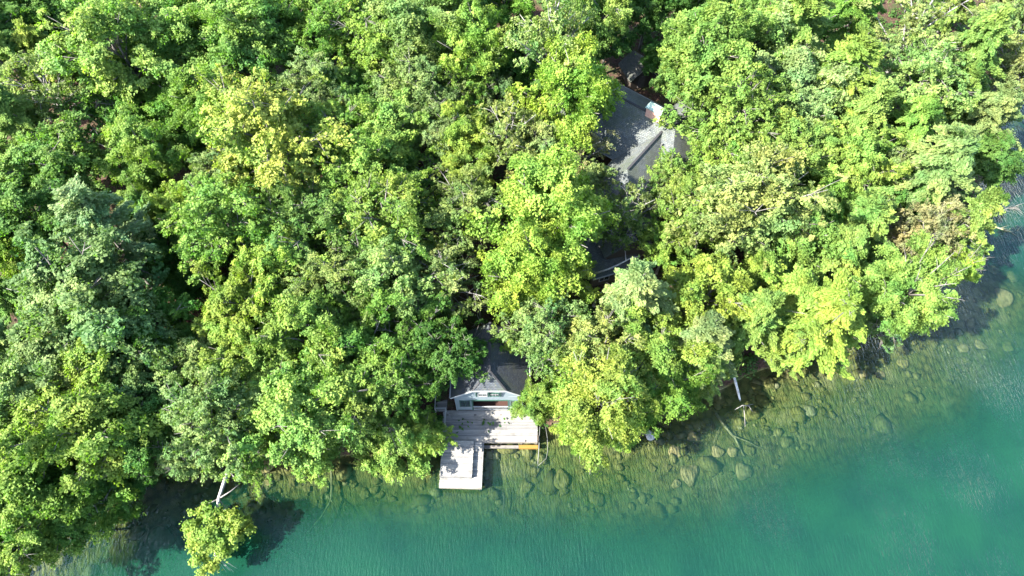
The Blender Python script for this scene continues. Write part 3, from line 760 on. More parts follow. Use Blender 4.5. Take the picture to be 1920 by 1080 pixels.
# ------------------------------------------------------------------ the wood, tree by tree: picture position and radius of the crown, habit, leaf colour
TREES = [
 # --- upper left
 (8, 45, 75, 'broad', 'dark', 'dark green tree filling the top-left corner of the wood', 1.0),
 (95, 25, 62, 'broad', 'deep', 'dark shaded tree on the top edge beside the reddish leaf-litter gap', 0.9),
 (190, 18, 55, 'broad', 'mid', 'tufted mid-green tree on the top edge right of the reddish gap', 0.95),
 (14, 118, 60, 'plume', 'bright', 'light feathery tree on the left edge below the dark corner tree', 1.05),
 (80, 108, 52, 'plume', 'lime', 'small pale yellow-green feathery tree just inside the upper left edge', 1.0),
 (222, 92, 92, 'broad', 'bright', 'big light-green spreading tree near the top left with ragged outline', 1.15),
 (325, 62, 66, 'puff', 'bright', 'light-green tree touching the right side of the big ragged one near the top left', 1.05),
 (372, 14, 58, 'broad', 'bright', 'bright tree on the top edge left of the rounded-tuft tree', 1.0),
 (455, 78, 82, 'puff', 'bright', 'rounded-tuft bright green tree near the top, above the yellow tree', 1.12),
 (88, 172, 72, 'sparse', 'olive', 'thin olive tree with pale bare branches showing near the left edge', 1.0),
 (175, 218, 58, 'sparse', 'deep', 'half-bare dark tree with tangled pale twigs in the left wood', 0.75),
 (28, 232, 72, 'plume', 'bright', 'soft light-green tree on the left edge above the tufted dark-green one', 1.05),
 (262, 192, 58, 'broad', 'mid', 'low mid-green tree tucked under the big ragged tree at upper left', 0.8),
 (272, 298, 60, 'puff', 'bright', 'upright bright tufted tree standing alone in a dark gap at left', 1.05),
 (392, 192, 66, 'puff', 'bright', 'round light-green tree up and left of the yellow tree', 1.05),
 (112, 310, 78, 'broad', 'bright', 'light-tufted tree over dark lower boughs at left', 1.05),
 (335, 268, 46, 'broad', 'dark', 'small dark understorey tree in the gap left of the yellow tree', 0.6),
 (30, 320, 60, 'broad', 'mid', 'mid-green tree at the left edge beside the light-tufted one', 0.95),
 (505, 248, 102, 'fine', 'yellow', 'large golden-yellow tree in the upper left of the wood', 1.2),
 (425, 338, 60, 'fine', 'olive', 'olive-green tree against the lower left of the golden tree', 0.95),
 # --- upper middle
 (945, 2, 50, 'broad', 'mid', 'mid-green tree cut by the top edge left of the open tan-green tree', 0.9),
 (562, -8, 50, 'broad', 'mid', 'tree just showing at the top edge above the golden tree', 0.9),
 (1795, 2, 46, 'plume', 'bright', 'feathery tree cut by the top edge above the narrow plume-like one', 0.9),
 (1300, 2, 44, 'broad', 'mid', 'tree cut by the top edge above the large light-green one by the house', 0.9),
 (530, 52, 58, 'broad', 'mid', 'tufted green tree on the top edge above the golden tree', 1.0),
 (612, 62, 66, 'fine', 'mid', 'fine-leaved green tree near the top, second right of the golden tree', 1.0),
 (655, 8, 48, 'fine', 'pale', 'pale fine-leaved tree cut by the top edge left of the blue-green one', 1.0),
 (705, 78, 70, 'fine', 'bright', 'light fine-leaved tree above the forked bare limb', 1.0),
 (792, 45, 78, 'puff', 'grey', 'blue-green tree with many pale upright tufts on the top edge', 1.1),
 (868, 30, 56, 'puff', 'mid', 'mid-green tufted tree on the top edge right of the blue-green one', 1.0),
 (595, 165, 54, 'fine', 'pale', 'pale fine-textured small tree right of the golden tree top', 1.0),
 (655, 178, 50, 'broad', 'deep', 'dark green tree left of the forked bare limb', 0.85),
 (782, 165, 72, 'fine', 'olive', 'olive fine-leaved tree left of the bright yellow-green top tree', 1.0),
 (888, 102, 62, 'puff', 'lime', 'bright yellow-green tree near the top middle, tufted and lopsided', 1.15),
 (872, 170, 52, 'fine', 'mid', 'green fine-leaved tree directly under the bright top-middle tree', 0.95),
 (932, 176, 38, 'fine', 'grey', 'small round grey-green tree in the upper middle', 0.9),
 (638, 262, 74, 'fine', 'bright', 'light-green tree between the golden tree and the yellow-tipped one', 1.0),
 (735, 252, 70, 'broad', 'bright', 'green tree with a few yellow tips, middle of the upper wood', 1.0),
 (818, 232, 62, 'fine', 'olive', 'dull olive tree with dark hollows in the upper middle', 0.95),
 (868, 258, 50, 'puff', 'lime', 'yellow-green tree with round tufts left of the pinkish-olive one', 1.05),
 (876, 318, 40, 'puff', 'lime', 'small bright yellow-green tree just below the round-tufted one', 0.9),
 (952, 258, 68, 'sparse', 'pink', 'thin pinkish-olive tree with pale twigs, upper middle', 1.05),
 (690, 322, 72, 'broad', 'bright', 'light-green tree below the yellow-tipped one with a soft top', 1.0),
 (588, 322, 46, 'sparse', 'olive', 'thin olive tree by the litter gap under the golden tree', 0.8),
 (805, 330, 46, 'sparse', 'deep', 'dark thin tree in the hollow left of the small yellow-green tree', 0.7),
 # --- upper right of middle, round the house
 (1038, 66, 84, 'sparse', 'pink', 'tall open tan-green tree with its grey trunk showing at top middle', 1.45),
 (1128, 22, 58, 'broad', 'bright', 'bright green tree on the top edge left of the dark shed', 1.0),
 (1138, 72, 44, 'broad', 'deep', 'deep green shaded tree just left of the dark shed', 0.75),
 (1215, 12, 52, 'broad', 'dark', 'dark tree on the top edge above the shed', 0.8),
 (960, 118, 50, 'broad', 'deep', 'deep green tree left of the open tan-green tree', 0.8),
 (1078, 172, 80, 'puff', 'lime', 'vivid yellow-green tree beside the upper corner of the grey house roof', 1.22),
 (1328, 98, 86, 'broad', 'bright', 'large light-green tree above the right side of the house', 1.2),
 (1268, 152, 36, 'puff', 'bright', 'small light-green tree reaching over the right edge of the house roof', 0.95),
 (1412, 88, 66, 'broad', 'bright', 'light-green tree right of the large one above the house', 1.05),
 (1392, 18, 44, 'broad', 'dark', 'dark tree in the shady gap on the top edge right of the house', 0.7),
 (1375, 212, 84, 'fine', 'bright', 'light fine-leaved tree immediately right of the chimney roof', 1.05),
 (1015, 268, 58, 'fine', 'pink', 'olive tree with sunny tips left of the sunlit house roof', 0.95),
 (1080, 285, 54, 'sparse', 'tan', 'almost bare tan tree with grey twigs beside the house', 0.95),
 (1105, 345, 44, 'fine', 'pink', 'light olive tree overlapping the lower left of the house roof', 0.8),
 (1348, 302, 58, 'fine', 'bright', 'light fine-leaved tree against the lower right of the house roof', 1.0),
 (1430, 315, 66, 'fine', 'bright', 'sunny fine-leaved tree two crowns right of the house', 1.05),
 # --- upper right
 (1495, 52, 86, 'plume', 'bright', 'light feathery tree on the top edge right of the dark gap', 1.1),
 (1598, 24, 66, 'plume', 'mid', 'mid-green layered tree on the top edge in the right half', 1.0),
 (1712, 52, 82, 'sparse', 'pink', 'yellowish thin tree with a white stem on the top edge at right', 1.1),
 (1885, 28, 58, 'fine', 'pink', 'pale olive tree in the top-right corner', 1.05),
 (1822, 98, 72, 'plume', 'bright', 'narrow plume-like tree near the upper right edge', 1.15),
 (1482, 138, 70, 'broad', 'pale', 'pale tufted tree below the feathery top-edge tree at right', 1.05),
 (1590, 142, 82, 'plume', 'bright', 'bright layered tree with finger-like boughs in the upper right', 1.1),
 (1722, 160, 74, 'fine', 'pale', 'pale green tree with one bare white branch in the upper right', 1.05),
 (1512, 215, 56, 'broad', 'pale', 'pale tufted tree above the dark hollow at right', 1.0),
 (1620, 222, 68, 'plume', 'bright', 'layered sunny tree below the finger-boughed one at right', 1.05),
 (1705, 240, 60, 'plume', 'bright', 'layered green tree above the soft sprayed shore tree', 1.0),
 (1788, 178, 54, 'plume', 'bright', 'green feathery tree left of the deep shadow near the right shore', 1.0),
 (1862, 212, 58, 'plume', 'pale', 'sunny yellowish tree close to the right edge above blue water', 1.0),
 (1912, 132, 52, 'fine', 'pink', 'pale olive tree cut by the right edge', 1.0),
 (1752, 312, 84, 'plume', 'pale', 'soft pale tree with sweeping sprays near the right shore', 1.15),
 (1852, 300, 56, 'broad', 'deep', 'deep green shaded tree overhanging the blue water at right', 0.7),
 (1468, 282, 66, 'broad', 'bright', 'bright tree beside the dark hollow in the right wood', 1.0),
 (1535, 312, 46, 'plume', 'bright', 'small finger-boughed tree just under the dark hollow at right', 0.95),
 (1598, 312, 66, 'broad', 'bright', 'tufted sunny tree right of the dark hollow', 1.0),
 (1672, 330, 50, 'sparse', 'pink', 'thin tree with bare grey twigs left of the soft sprayed tree', 0.95),
 # --- left middle
 (70, 405, 80, 'broad', 'deep', 'dark green tree with a few sunlit tufts at left middle', 0.95),
 (195, 432, 84, 'pine', 'silver', 'silvery grey-green pine with starry boughs at left', 1.3),
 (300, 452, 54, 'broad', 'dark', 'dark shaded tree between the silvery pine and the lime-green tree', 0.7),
 (275, 382, 42, 'puff', 'bright', 'small sunlit tuft of a tree above the silvery pine', 0.95),
 (160, 555, 112, 'broad', 'grey', 'very broad grey-green tree filling the left middle of the wood', 1.1),
 (15, 470, 48, 'broad', 'lime', 'yellow-green tree on the left edge at mid height', 1.0),
 (18, 560, 48, 'plume', 'mid', 'dark-fingered tree on the left edge beside the broad grey-green one', 0.9),
 (14, 655, 62, 'plume', 'pale', 'hazy pale-green tree on the left edge below the dark-fingered one', 1.1),
 (110, 688, 84, 'broad', 'grey', 'grey-green tree below the very broad one at left', 1.0),
 (232, 672, 76, 'broad', 'grey', 'grey-green tree left of the yellow-tufted one', 1.0),
 (298, 618, 64, 'broad', 'deep', 'deep green tree with one yellow tuft, lower left of the dark clearing', 0.95),
 (425, 418, 96, 'fine', 'bright', 'light fine-leaved tree left of the dark olive one, mid left', 1.05),
 (352, 408, 44, 'puff', 'lime', 'lime-green tree edge at the left of the light fine-leaved crown', 1.05),
 (462, 575, 66, 'broad', 'lime', 'bright yellow-green tree on the right rim of the dark clearing', 1.1),
 (450, 672, 62, 'broad', 'lime', 'yellowish tree below the bright one on the rim of the dark clearing', 1.05),
 (388, 682, 50, 'broad', 'pale', 'pale small tree at the lower rim of the dark clearing', 1.0),
 (352, 525, 44, 'broad', 'dark', 'dark low tree inside the shaded clearing at left', 0.5),
 # --- centre
 (572, 420, 88, 'fine', 'moss', 'dark olive-green tree in the shade below the golden tree', 0.95),
 (722, 405, 84, 'fine', 'bright', 'sunny fine-leaved tree in the centre left of the wood', 1.08),
 (882, 402, 72, 'fine', 'olive', 'olive fine-leaved tree left of the vivid central tree', 1.0),
 (532, 510, 68, 'broad', 'lime', 'tree with yellow-green tufts below the dark olive one', 1.05),
 (625, 542, 74, 'fine', 'olive', 'dull olive-green tree in the centre left', 1.0),
 (742, 512, 78, 'fine', 'pale', 'pale fine-leaved tree in the very middle left', 1.05),
 (838, 515, 68, 'sparse', 'olive', 'light thin-crowned tree over reddish leaf litter near the centre', 1.0),
 (700, 585, 60, 'fine', 'mid', 'mid-green fine-leaved tree below the pale central one', 0.95),
 (578, 642, 80, 'broad', 'bright', 'light-green tree with fresh tufts, lower centre left', 1.05),
 (685, 655, 72, 'broad', 'mid', 'green tree with scattered yellow tufts left of the boathouse', 1.02),
 (790, 628, 66, 'fine', 'deep', 'dark green fine-leaved tree left of the boathouse ridge', 0.9),
 (846, 664, 58, 'fine', 'dark', 'dark green tree leaning over the left slope of the boathouse roof', 0.98),
 (515, 715, 60, 'broad', 'bright', 'yellowish tufted tree above the pale shore tree with the white trunk', 1.0),
 (1035, 402, 98, 'puff', 'lime', 'vivid yellow-green tree, the brightest big crown in the centre', 1.22),
 (990, 515, 76, 'puff', 'lime', 'vivid yellow-green tree just below the brightest central one', 1.12),
 (1048, 505, 56, 'puff', 'lime', 'yellow-green tree right of the lower vivid central crown', 1.0),
 (1020, 618, 66, 'fine', 'pale', 'pale olive tree behind the right side of the boathouse roof', 1.05),
 (958, 642, 26, 'broad', 'bright', 'little bright green tree beside the boathouse ridge', 0.85),
 (1182, 396, 48, 'sparse', 'olive', 'thin olive tree in front of the shaded cottage roof', 1.0),
 (1232, 352, 30, 'fine', 'olive', 'small olive tree between the house roof and the shaded cottage', 0.75),
 (1160, 432, 42, 'sparse', 'moss', 'thin dull-green tree over the lake-side end of the shaded cottage', 1.0),
 (1128, 395, 30, 'sparse', 'olive', 'small thin tree between the brightest central crown and the shaded cottage', 1.0),
 (1255, 332, 38, 'fine', 'bright', 'small light tree over the lower right corner of the house roof', 0.9),
 (1232, 108, 32, 'broad', 'dark', 'small dark tree against the right side of the shed', 0.6),
 (1305, 405, 66, 'fine', 'bright', 'light-green tree right of the shaded cottage', 1.0),
 (1250, 455, 42, 'broad', 'bright', 'small bright tree at the right of the low annex', 0.85),
 (1405, 385, 104, 'fine', 'pink', 'big finely speckled tan-green tree right of centre', 1.12),
 (1192, 560, 80, 'plume', 'pale', 'pale tree with feathery boughs below the low annex', 1.15),
 (1325, 555, 66, 'broad', 'lime', 'green tree with orange-yellow tips right of the feathery pale one', 1.0),
 (1128, 655, 74, 'fine', 'pink', 'tan-olive fine-leaved tree up and left of the round shore tree', 1.02),
 (1225, 660, 72, 'broad', 'bright', 'fresh green tree behind the dark-edged shore tree', 1.0),
 (1320, 648, 70, 'plume', 'pale', 'pale drooping tree left of the white leaning log', 1.05),
 (1412, 598, 70, 'plume', 'bright', 'bright drooping tree above the white leaning log', 1.05),
 (1425, 528, 62, 'plume', 'lime', 'yellow-tipped tree below the finely speckled one', 1.0),
 (1080, 712, 54, 'fine', 'bright', 'bright tree filling between the boathouse bush and the round shore tree', 0.95),
 # --- right middle and the right shore
 (1545, 602, 86, 'plume', 'lime', 'brilliant shore tree with long finger-like drooping boughs', 1.15),
 (1500, 445, 72, 'broad', 'bright', 'bright tufted tree right of the finely speckled one', 1.0),
 (1485, 555, 66, 'plume', 'lime', 'sunny drooping tree up and left of the brilliant shore tree', 1.02),
 (1568, 488, 66, 'plume', 'bright', 'light tree with a pale branch above the brilliant shore tree', 1.0),
 (1622, 420, 68, 'plume', 'bright', 'bright layered tree left of the dying tan tree', 1.02),
 (1545, 392, 52, 'broad', 'mid', 'mid-green tree below the tufted sunny one at right', 0.95),
 (1635, 535, 56, 'plume', 'bright', 'layered tree between the brilliant shore tree and the pale clumped one', 1.0),
 (1702, 552, 70, 'puff', 'bright', 'clumped yellow-green tree on the right shore below the dying tan tree', 1.3),
 (1735, 442, 58, 'fine', 'tan', 'dying tan-brown tree near the right shore', 1.1),
 (1812, 425, 58, 'plume', 'bright', 'bright layered tree overhanging the water right of the dying tan tree', 1.35),
 (1795, 498, 34, 'puff', 'lime', 'small tuft of a tree over the water below the layered overhanging one', 1.25),
 (1668, 602, 40, 'fine', 'grey', 'small grey-green tree at the waterline right of the brilliant shore tree', 0.75),
 (1712, 372, 52, 'broad', 'deep', 'deep green tree above the dying tan tree', 0.9),
 (1480, 652, 42, 'plume', 'bright', 'low drooping tree at the waterline below the sunny drooping one', 0.85),
 (1440, 455, 46, 'broad', 'mid', 'mid-green tree under the right of the finely speckled crown', 0.9),
 # --- lower left and the lower shore
 (45, 752, 76, 'broad', 'pale', 'pale green tree near the left edge above the shore', 1.0),
 (152, 800, 102, 'broad', 'bright', 'big bright green tree at the lower left above the dark cove', 1.15),
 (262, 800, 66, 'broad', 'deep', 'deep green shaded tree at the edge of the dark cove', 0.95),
 (288, 728, 56, 'broad', 'grey', 'grey-green tree up the slope from the dark cove', 1.0),
 (70, 930, 100, 'broad', 'mid', 'green tree on the lower left shore left of the dark cove', 0.8),
 (172, 925, 68, 'broad', 'mid', 'mid-green tree leaning over the dark cove', 0.6),
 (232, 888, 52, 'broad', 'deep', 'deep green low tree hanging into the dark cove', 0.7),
 (118, 978, 50, 'broad', 'mid', 'green tree overhanging the lower left shallows', 0.75),
 (12, 850, 62, 'plume', 'lime', 'yellow-green tree on the lower left edge', 1.1),
 (30, 1035, 66, 'broad', 'bright', 'bright tree in the bottom-left corner', 0.95),
 (402, 780, 86, 'fine', 'pale', 'pale shore tree above the white leaning trunk', 1.12),
 (358, 850, 50, 'fine', 'pale', 'low pale tree at the waterline left of the white leaning trunk', 0.9),
 (470, 842, 52, 'fine', 'bright', 'light tree at the waterline right of the white leaning trunk', 0.9),
 (568, 775, 88, 'broad', 'bright', 'sunny green shore tree left of the dark bank hollow', 1.1),
 (590, 845, 48, 'broad', 'bright', 'low bright tree at the waterline by the sunken tree', 0.85),
 (668, 752, 72, 'fine', 'bright', 'light green shore tree above the dark bank hollow', 1.05),
 (748, 712, 60, 'fine', 'mid', 'mid-green tree left of the boathouse landing', 0.95),
 (742, 836, 58, 'broad', 'bright', 'bright tree hanging over the water left of the dock', 0.45),
 (798, 818, 38, 'broad', 'lime', 'yellow-tipped tree leaning over the left edge of the dock', 0.5),
 (1125, 758, 86, 'puff', 'lime', 'big round yellow-green tree bulging over the water right of the deck', 1.15),
 (1090, 805, 44, 'puff', 'lime', 'low yellow-green tree at the water under the round bulging one', 0.8),
 (1160, 800, 42, 'puff', 'lime', 'low yellow-green tree beside the grey-white boulder, under the round bulging one', 0.8),
 (1005, 758, 34, 'puff', 'bright', 'small bushy tree against the right corner of the boathouse', 0.85),
 (1240, 728, 66, 'broad', 'mid', 'dark-edged green shore tree right of the round bulging one', 1.0),
 (1322, 690, 50, 'plume', 'bright', 'light drooping tree at the waterline left of the white leaning log', 0.95),
]
for t_ in TREES: place_tree(*t_)

# ------------------------------------------------------------------ dead and bare trees
def twig_mesh(seed, h, spread, mat, n0=5, r0=0.12, lean=(0, 0), sub=4):
    g = np.random.default_rng(seed); mb = MB()
    top = np.array([lean[0], lean[1], h])
    st = lambda u: np.array([top[0]*u*u, top[1]*u*u, h*u])
    mb.tube([st(u) for u in (-0.03, 0.3, 0.6, 1)], [r0, r0*0.8, r0*0.6, r0*0.25], 6)
    def grow(p, d, L, r, k):
        q = p + d*L*0.5 + g.normal(size=3)*0.07*L; e = p + d*L + g.normal(size=3)*0.14*L
        mb.tube([p, q, e], [r, r*0.7, r*0.3], 4)
        if k > 0:
            for _ in range(g.integers(2, sub)):
                d2 = d + g.normal(size=3)*0.55; d2 /= np.linalg.norm(d2)
                grow(p + (e-p)*g.uniform(0.35, 0.95), d2, L*g.uniform(0.45, 0.7), r*0.5, k-1)
    for i in range(n0):
        a = i*2.4+g.uniform(-.4, .4); u = 0.45+0.5*i/n0
        d = np.array([math.cos(a)*spread, math.sin(a)*spread, 0.6]); d /= np.linalg.norm(d)
        grow(st(u), d, h*0.36*g.uniform(0.7, 1.2), r0*0.5, 2)
    return mb.mesh('bare_tree', mat, True)
BARE = [(372, 292, 6.5, 11, 'dead grey tree with fan of bare twigs left of the golden tree'),
        (692, 142, 7.5, 12, 'forked bare limb of a dead tree in the upper middle gap'),
        (898, 545, 6.0, 13, 'bare slender tree standing in the leaf litter above the boathouse'),
        (1655, 322, 7.0, 14, 'dead grey twiggy tree in the right wood beside the thin one'),
        (215, 205, 6.0, 15, 'dead tree with tangled twigs in the dark gap at upper left'),
        (1118, 318, 7.0, 16, 'dead twiggy tree beside the left of the house roof'),
        (565, 330, 5.0, 17, 'bare twiggy tree over the reddish litter gap under the golden tree'),
        (285, 150, 6.0, 18, 'bare pale twigs showing below the big ragged tree at upper left')]
for px, py, h, sd_, lab in BARE:
    z = 8.0
    for _ in range(8):
        p = at(px, py, z); z += 0.7*(tz(p.x, p.y) + h*1.05 - z)
    z0 = tz(p.x, p.y)
    o = link('bare_tree', twig_mesh(sd_, h, 1.1, BARK_TWIG, 7, 0.11, (0.6, -0.4), 5))
    o.location = (p.x, p.y, z0-0.1); tag(o, lab, 'tree', 'dead trees of the wood')
    o.rotation_euler.z = sd_*1.3

# the fallen tree with the white trunk, its crown hanging over the water
a = at(428, 880, 1.6); b = at(410, 935, 2.3); c = at(404, 1000, 3.0); d = at(402, 1060, 3.2)
root = Vector((a.x+0.6, a.y+2.6, 0.3))
lt = tag(empty('leaning_tree', root), 'white-trunked tree leaning out over the water at lower left, small light crown', 'tree')
rel = lambda p: Vector(p) - root
tr = MB().tube([rel(root + Vector((0.2, 0.6, -0.5))), rel(root.lerp(a, 0.5) + Vector((0, 0, 0.2))), rel(a), rel(b), rel(c), rel(d)], [0.30, 0.24, 0.20, 0.16, 0.10, 0.03], 8)
tr.build('trunk', BARK_PALE, lt, True)
g = np.random.default_rng(5)
for (e0, e1, r_) in ((b, at(452, 905, 2.2), 0.08), (b, at(380, 945, 1.8), 0.06), (a, at(447, 900, 1.4), 0.09), (b, at(428, 955, 2.0), 0.05), (at(407, 960, 2.7), at(432, 948, 2.2), 0.04)):
    MB().tube([rel(e0), rel(e0.lerp(e1, 0.55) + Vector((0.05, -0.15, 0.1))), rel(e1)], [r_, r_*0.75, r_*0.25], 6).build('branch', BARK_TWIG, lt, True)
for i in range(14):
    e1 = at(405 + g.uniform(-25, 40), 1062 + g.uniform(-14, 14), 2.6+g.uniform(-.4, .4)); s0 = c.lerp(d, 0.7)
    MB().tube([rel(s0), rel(s0.lerp(e1, 0.6) + Vector((0, 0, 0.1))), rel(e1)], [0.028, 0.018, 0.007], 5).build('twig', BARK_TWIG, lt, True)
P_, N_, T_, A_ = [], [], [], []
cc = at(400, 1003, 3.2)
for i in range(150):
    dd = rand_dirs(g, 1)[0]
    ctr = np.array(cc) + dd*np.array([2.7, 2.75, 1.6])*g.uniform(0.3, 1.05)**0.6*(1+0.22*math.sin(3*math.atan2(dd[1], dd[0])+0.6))
    if ctr[2] < 0.7: ctr[2] = 0.7 + g.random()*0.8
    rc = g.uniform(0.3, 0.6); n = int(130*(rc/0.5)**1.6)
    d3 = rand_dirs(g, n); p = ctr + d3*(rc*np.where(g.random(n) < 0.55, g.random(n)**0.45, 0.5+1.1*g.random(n)**1.6))[:, None]*np.array([1, 1, 0.7])
    P_.append(p - np.array(root)); N_.append(d3*0.8 + np.array([0, 0, 0.5]) + 0.6*rand_dirs(g, n)); T_.append(np.clip(0.42+g.normal(size=n)*0.16+g.uniform(-.12, .12), 0, 1)); A_.append(rand_dirs(g, n))
ck = link('crown', leaves_mesh('crown', np.concatenate(P_), np.concatenate(N_), 0.165, np.concatenate(T_), g, 1.5, np.concatenate(A_)), lt)
ck.color = (0.190, 0.255, 0.048, 1)

# ------------------------------------------------------------------ logs, sunken trees, brush
def log(name, label, pts, rad, mat, branches=(), cat='log'):
    o = MB().tube(pts, rad, 8).build(name, mat, None, True); tag(o, label, cat)
    for bp, br in branches:
        MB().tube(bp, br, 5).build('branch', mat, o, True)
    return o
def under(px, py, d):      # a point d below the surface as the picture shows it
    return at(px, py, -d)
log('leaning_log', 'white barkless log slanting from the bank into the water below the drooping trees',
    [at(1372, 690, 1.3), at(1378, 712, 0.9), at(1384, 735, 0.35), at(1388, 752, -0.15)], [0.17, 0.15, 0.14, 0.10], BARK_PALE)
log('dead_branch', 'pale forked dead branch poking out of the water below the leaning log',
    [at(1378, 768, 0.02), at(1392, 760, 0.12), at(1404, 761, 0.2), at(1411, 772, 0.15)], [0.03, 0.05, 0.05, 0.02], BARK_TWIG,
    [([at(1394, 760, 0.12), at(1396, 778, 0.08), at(1397, 800, 0.0)], [0.05, 0.035, 0.015]), ([at(1400, 760, 0.15), at(1412, 758, 0.2)], [0.03, 0.01])], 'branch')
log('sunken_tree', 'branching sunken tree lying on the stones below the sunny shore trees',
    [under(621, 880, 0.15), under(622, 915, 0.3), under(620, 940, 0.35), under(602, 970, 0.4), under(580, 995, 0.45), under(566, 1010, 0.6)], [0.13, 0.12, 0.11, 0.10, 0.07, 0.02], DRIFT,
    [([under(621, 938, 0.3), under(630, 950, 0.3), under(636, 962, 0.4)], [0.07, 0.05, 0.02]), ([under(622, 940, 0.3), under(624, 962, 0.35), under(612, 985, 0.5)], [0.05, 0.035, 0.015]),
     ([under(585, 990, 0.4), under(584, 1005, 0.5), under(590, 1020, 0.6)], [0.035, 0.025, 0.01]), ([under(632, 956, 0.35), under(640, 975, 0.5), under(642, 992, 0.6)], [0.03, 0.02, 0.01])], 'sunken tree')
log('sunken_log', 'long thin sunken log among the boulders below the leaning log',
    [under(1342, 775, 0.25), under(1360, 800, 0.4), under(1378, 822, 0.6), under(1395, 855, 0.9)], [0.16, 0.15, 0.12, 0.06], DRIFT,
    [([under(1372, 816, 0.5), under(1402, 828, 0.6), under(1435, 845, 0.9)], [0.08, 0.06, 0.02]), ([under(1350, 800, 0.4), under(1338, 830, 0.5), under(1345, 850, 0.7)], [0.05, 0.04, 0.02])])
log('sunken_log', 'straight dark sunken log right of the dock end', [under(945, 925, 0.5), under(944, 950, 0.6), under(942, 970, 0.9)], [0.06, 0.06, 0.04], BEAMM)
brush = [at(1842, 415, 0.1), at(1862, 400, 0.5), at(1885, 392, 0.9), at(1910, 385, 1.0)]
bo = log('fallen_brush', 'fallen dead treetop with pale brushy twigs lying in the blue water at right', brush, [0.10, 0.08, 0.05, 0.015], BARK, [], 'branch')
for i in range(16):
    u = g.uniform(0.35, 0.95); s0 = brush[1].lerp(brush[3], u)
    e1 = at(1880+35*u+g.uniform(5, 20), 392+g.uniform(-14, 14), 0.5+g.uniform(0, .7))
    MB().tube([s0, s0.lerp(e1, 0.5)+Vector((0, 0, 0.12)), e1], [0.026, 0.018, 0.007], 4).build('twig', BARK, bo, True)
brush2 = [under(1865, 425, -0.05), under(1885, 432, -0.1), under(1912, 438, 0.2)]
bo2 = log('fallen_brush', 'second tangle of pale drowned twigs just below the fallen treetop at right', brush2, [0.07, 0.06, 0.02], DRIFT, [], 'branch')
for i in range(9):
    u = g.uniform(0.2, 0.9); s0 = brush2[0].lerp(brush2[2], u); e1 = at(1880+30*u+g.uniform(-10, 18), 432+g.uniform(-10, 14), 0.1+g.uniform(-.1, .25))
    MB().tube([s0, s0.lerp(e1, 0.5)+Vector((0, 0, 0.06)), e1], [0.03, 0.02, 0.008], 4).build('twig', DRIFT, bo2, True)
# pale curved trunks in the gap by the annex
def floorpt(px, py, h):
    z = 6.0
    for _ in range(8):
        p = at(px, py, z); z += 0.7*(tz(p.x, p.y)+h-z)
    return p
log('bent_branch', 'long pale bent branch arching across the gap below the low annex',
    [floorpt(1112, 514, 3.0), floorpt(1140, 505, 4.2), floorpt(1158, 497, 4.8), floorpt(1185, 483, 5.0), floorpt(1203, 480, 4.6)], [0.09, 0.10, 0.09, 0.07, 0.03], BARK_PALE,
    [([floorpt(1174, 490, 5.0), floorpt(1172, 470, 5.3), floorpt(1168, 462, 5.3)], [0.05, 0.03, 0.02])], 'branch')
log('bent_dead_tree', 'curved white dead tree beside the lower vivid yellow-green tree',
    [floorpt(1112, 576, 0.0), floorpt(1116, 565, 2.5), floorpt(1113, 550, 4.2), floorpt(1103, 540, 5.5)], [0.16, 0.14, 0.11, 0.05], BARK_PALE,
    [([floorpt(1115, 560, 3.0), floorpt(1120, 552, 4.4), floorpt(1128, 548, 5.2)], [0.09, 0.07, 0.03])], 'tree')

# ------------------------------------------------------------------ boulders and stones
def boulder_mesh(seed, mat, flat=0.6, sub=3):
    g_ = np.random.default_rng(seed); bm = bmesh.new(); bmesh.ops.create_icosphere(bm, subdivisions=sub, radius=1.0)
    cuts = [(rand_dirs(g_, 1)[0], g_.uniform(0.62, 0.9)) for _ in range(9)]
    for v in bm.verts:
        p = np.array(v.co)
        for n_, d_ in cuts:
            e = p @ n_ - d_
            if e > 0: p = p - n_*e*0.85
        p *= 1 + 0.16*math.sin(3*p[0]+seed)*math.cos(2.6*p[1]+seed) + 0.06*math.sin(7*p[1]+seed) + g_.normal()*0.02
        v.co = (p[0]*g_.uniform(0.99, 1.01), p[1], p[2]*flat)
    me = bpy.data.meshes.new('boulder'); bm.to_mesh(me); bm.free(); me.materials.append(mat)
    me.polygons.foreach_set('use_smooth', np.ones(len(me.polygons), dtype=bool))
    return me
BM = {m_: [boulder_mesh(40+i+7*q, m_, f_) for i, f_ in enumerate((0.5, 0.62, 0.7))] for q, m_ in enumerate((ROCK_DRY, ROCK_WET, ROCK_TAN, ROCK_SLAB))}
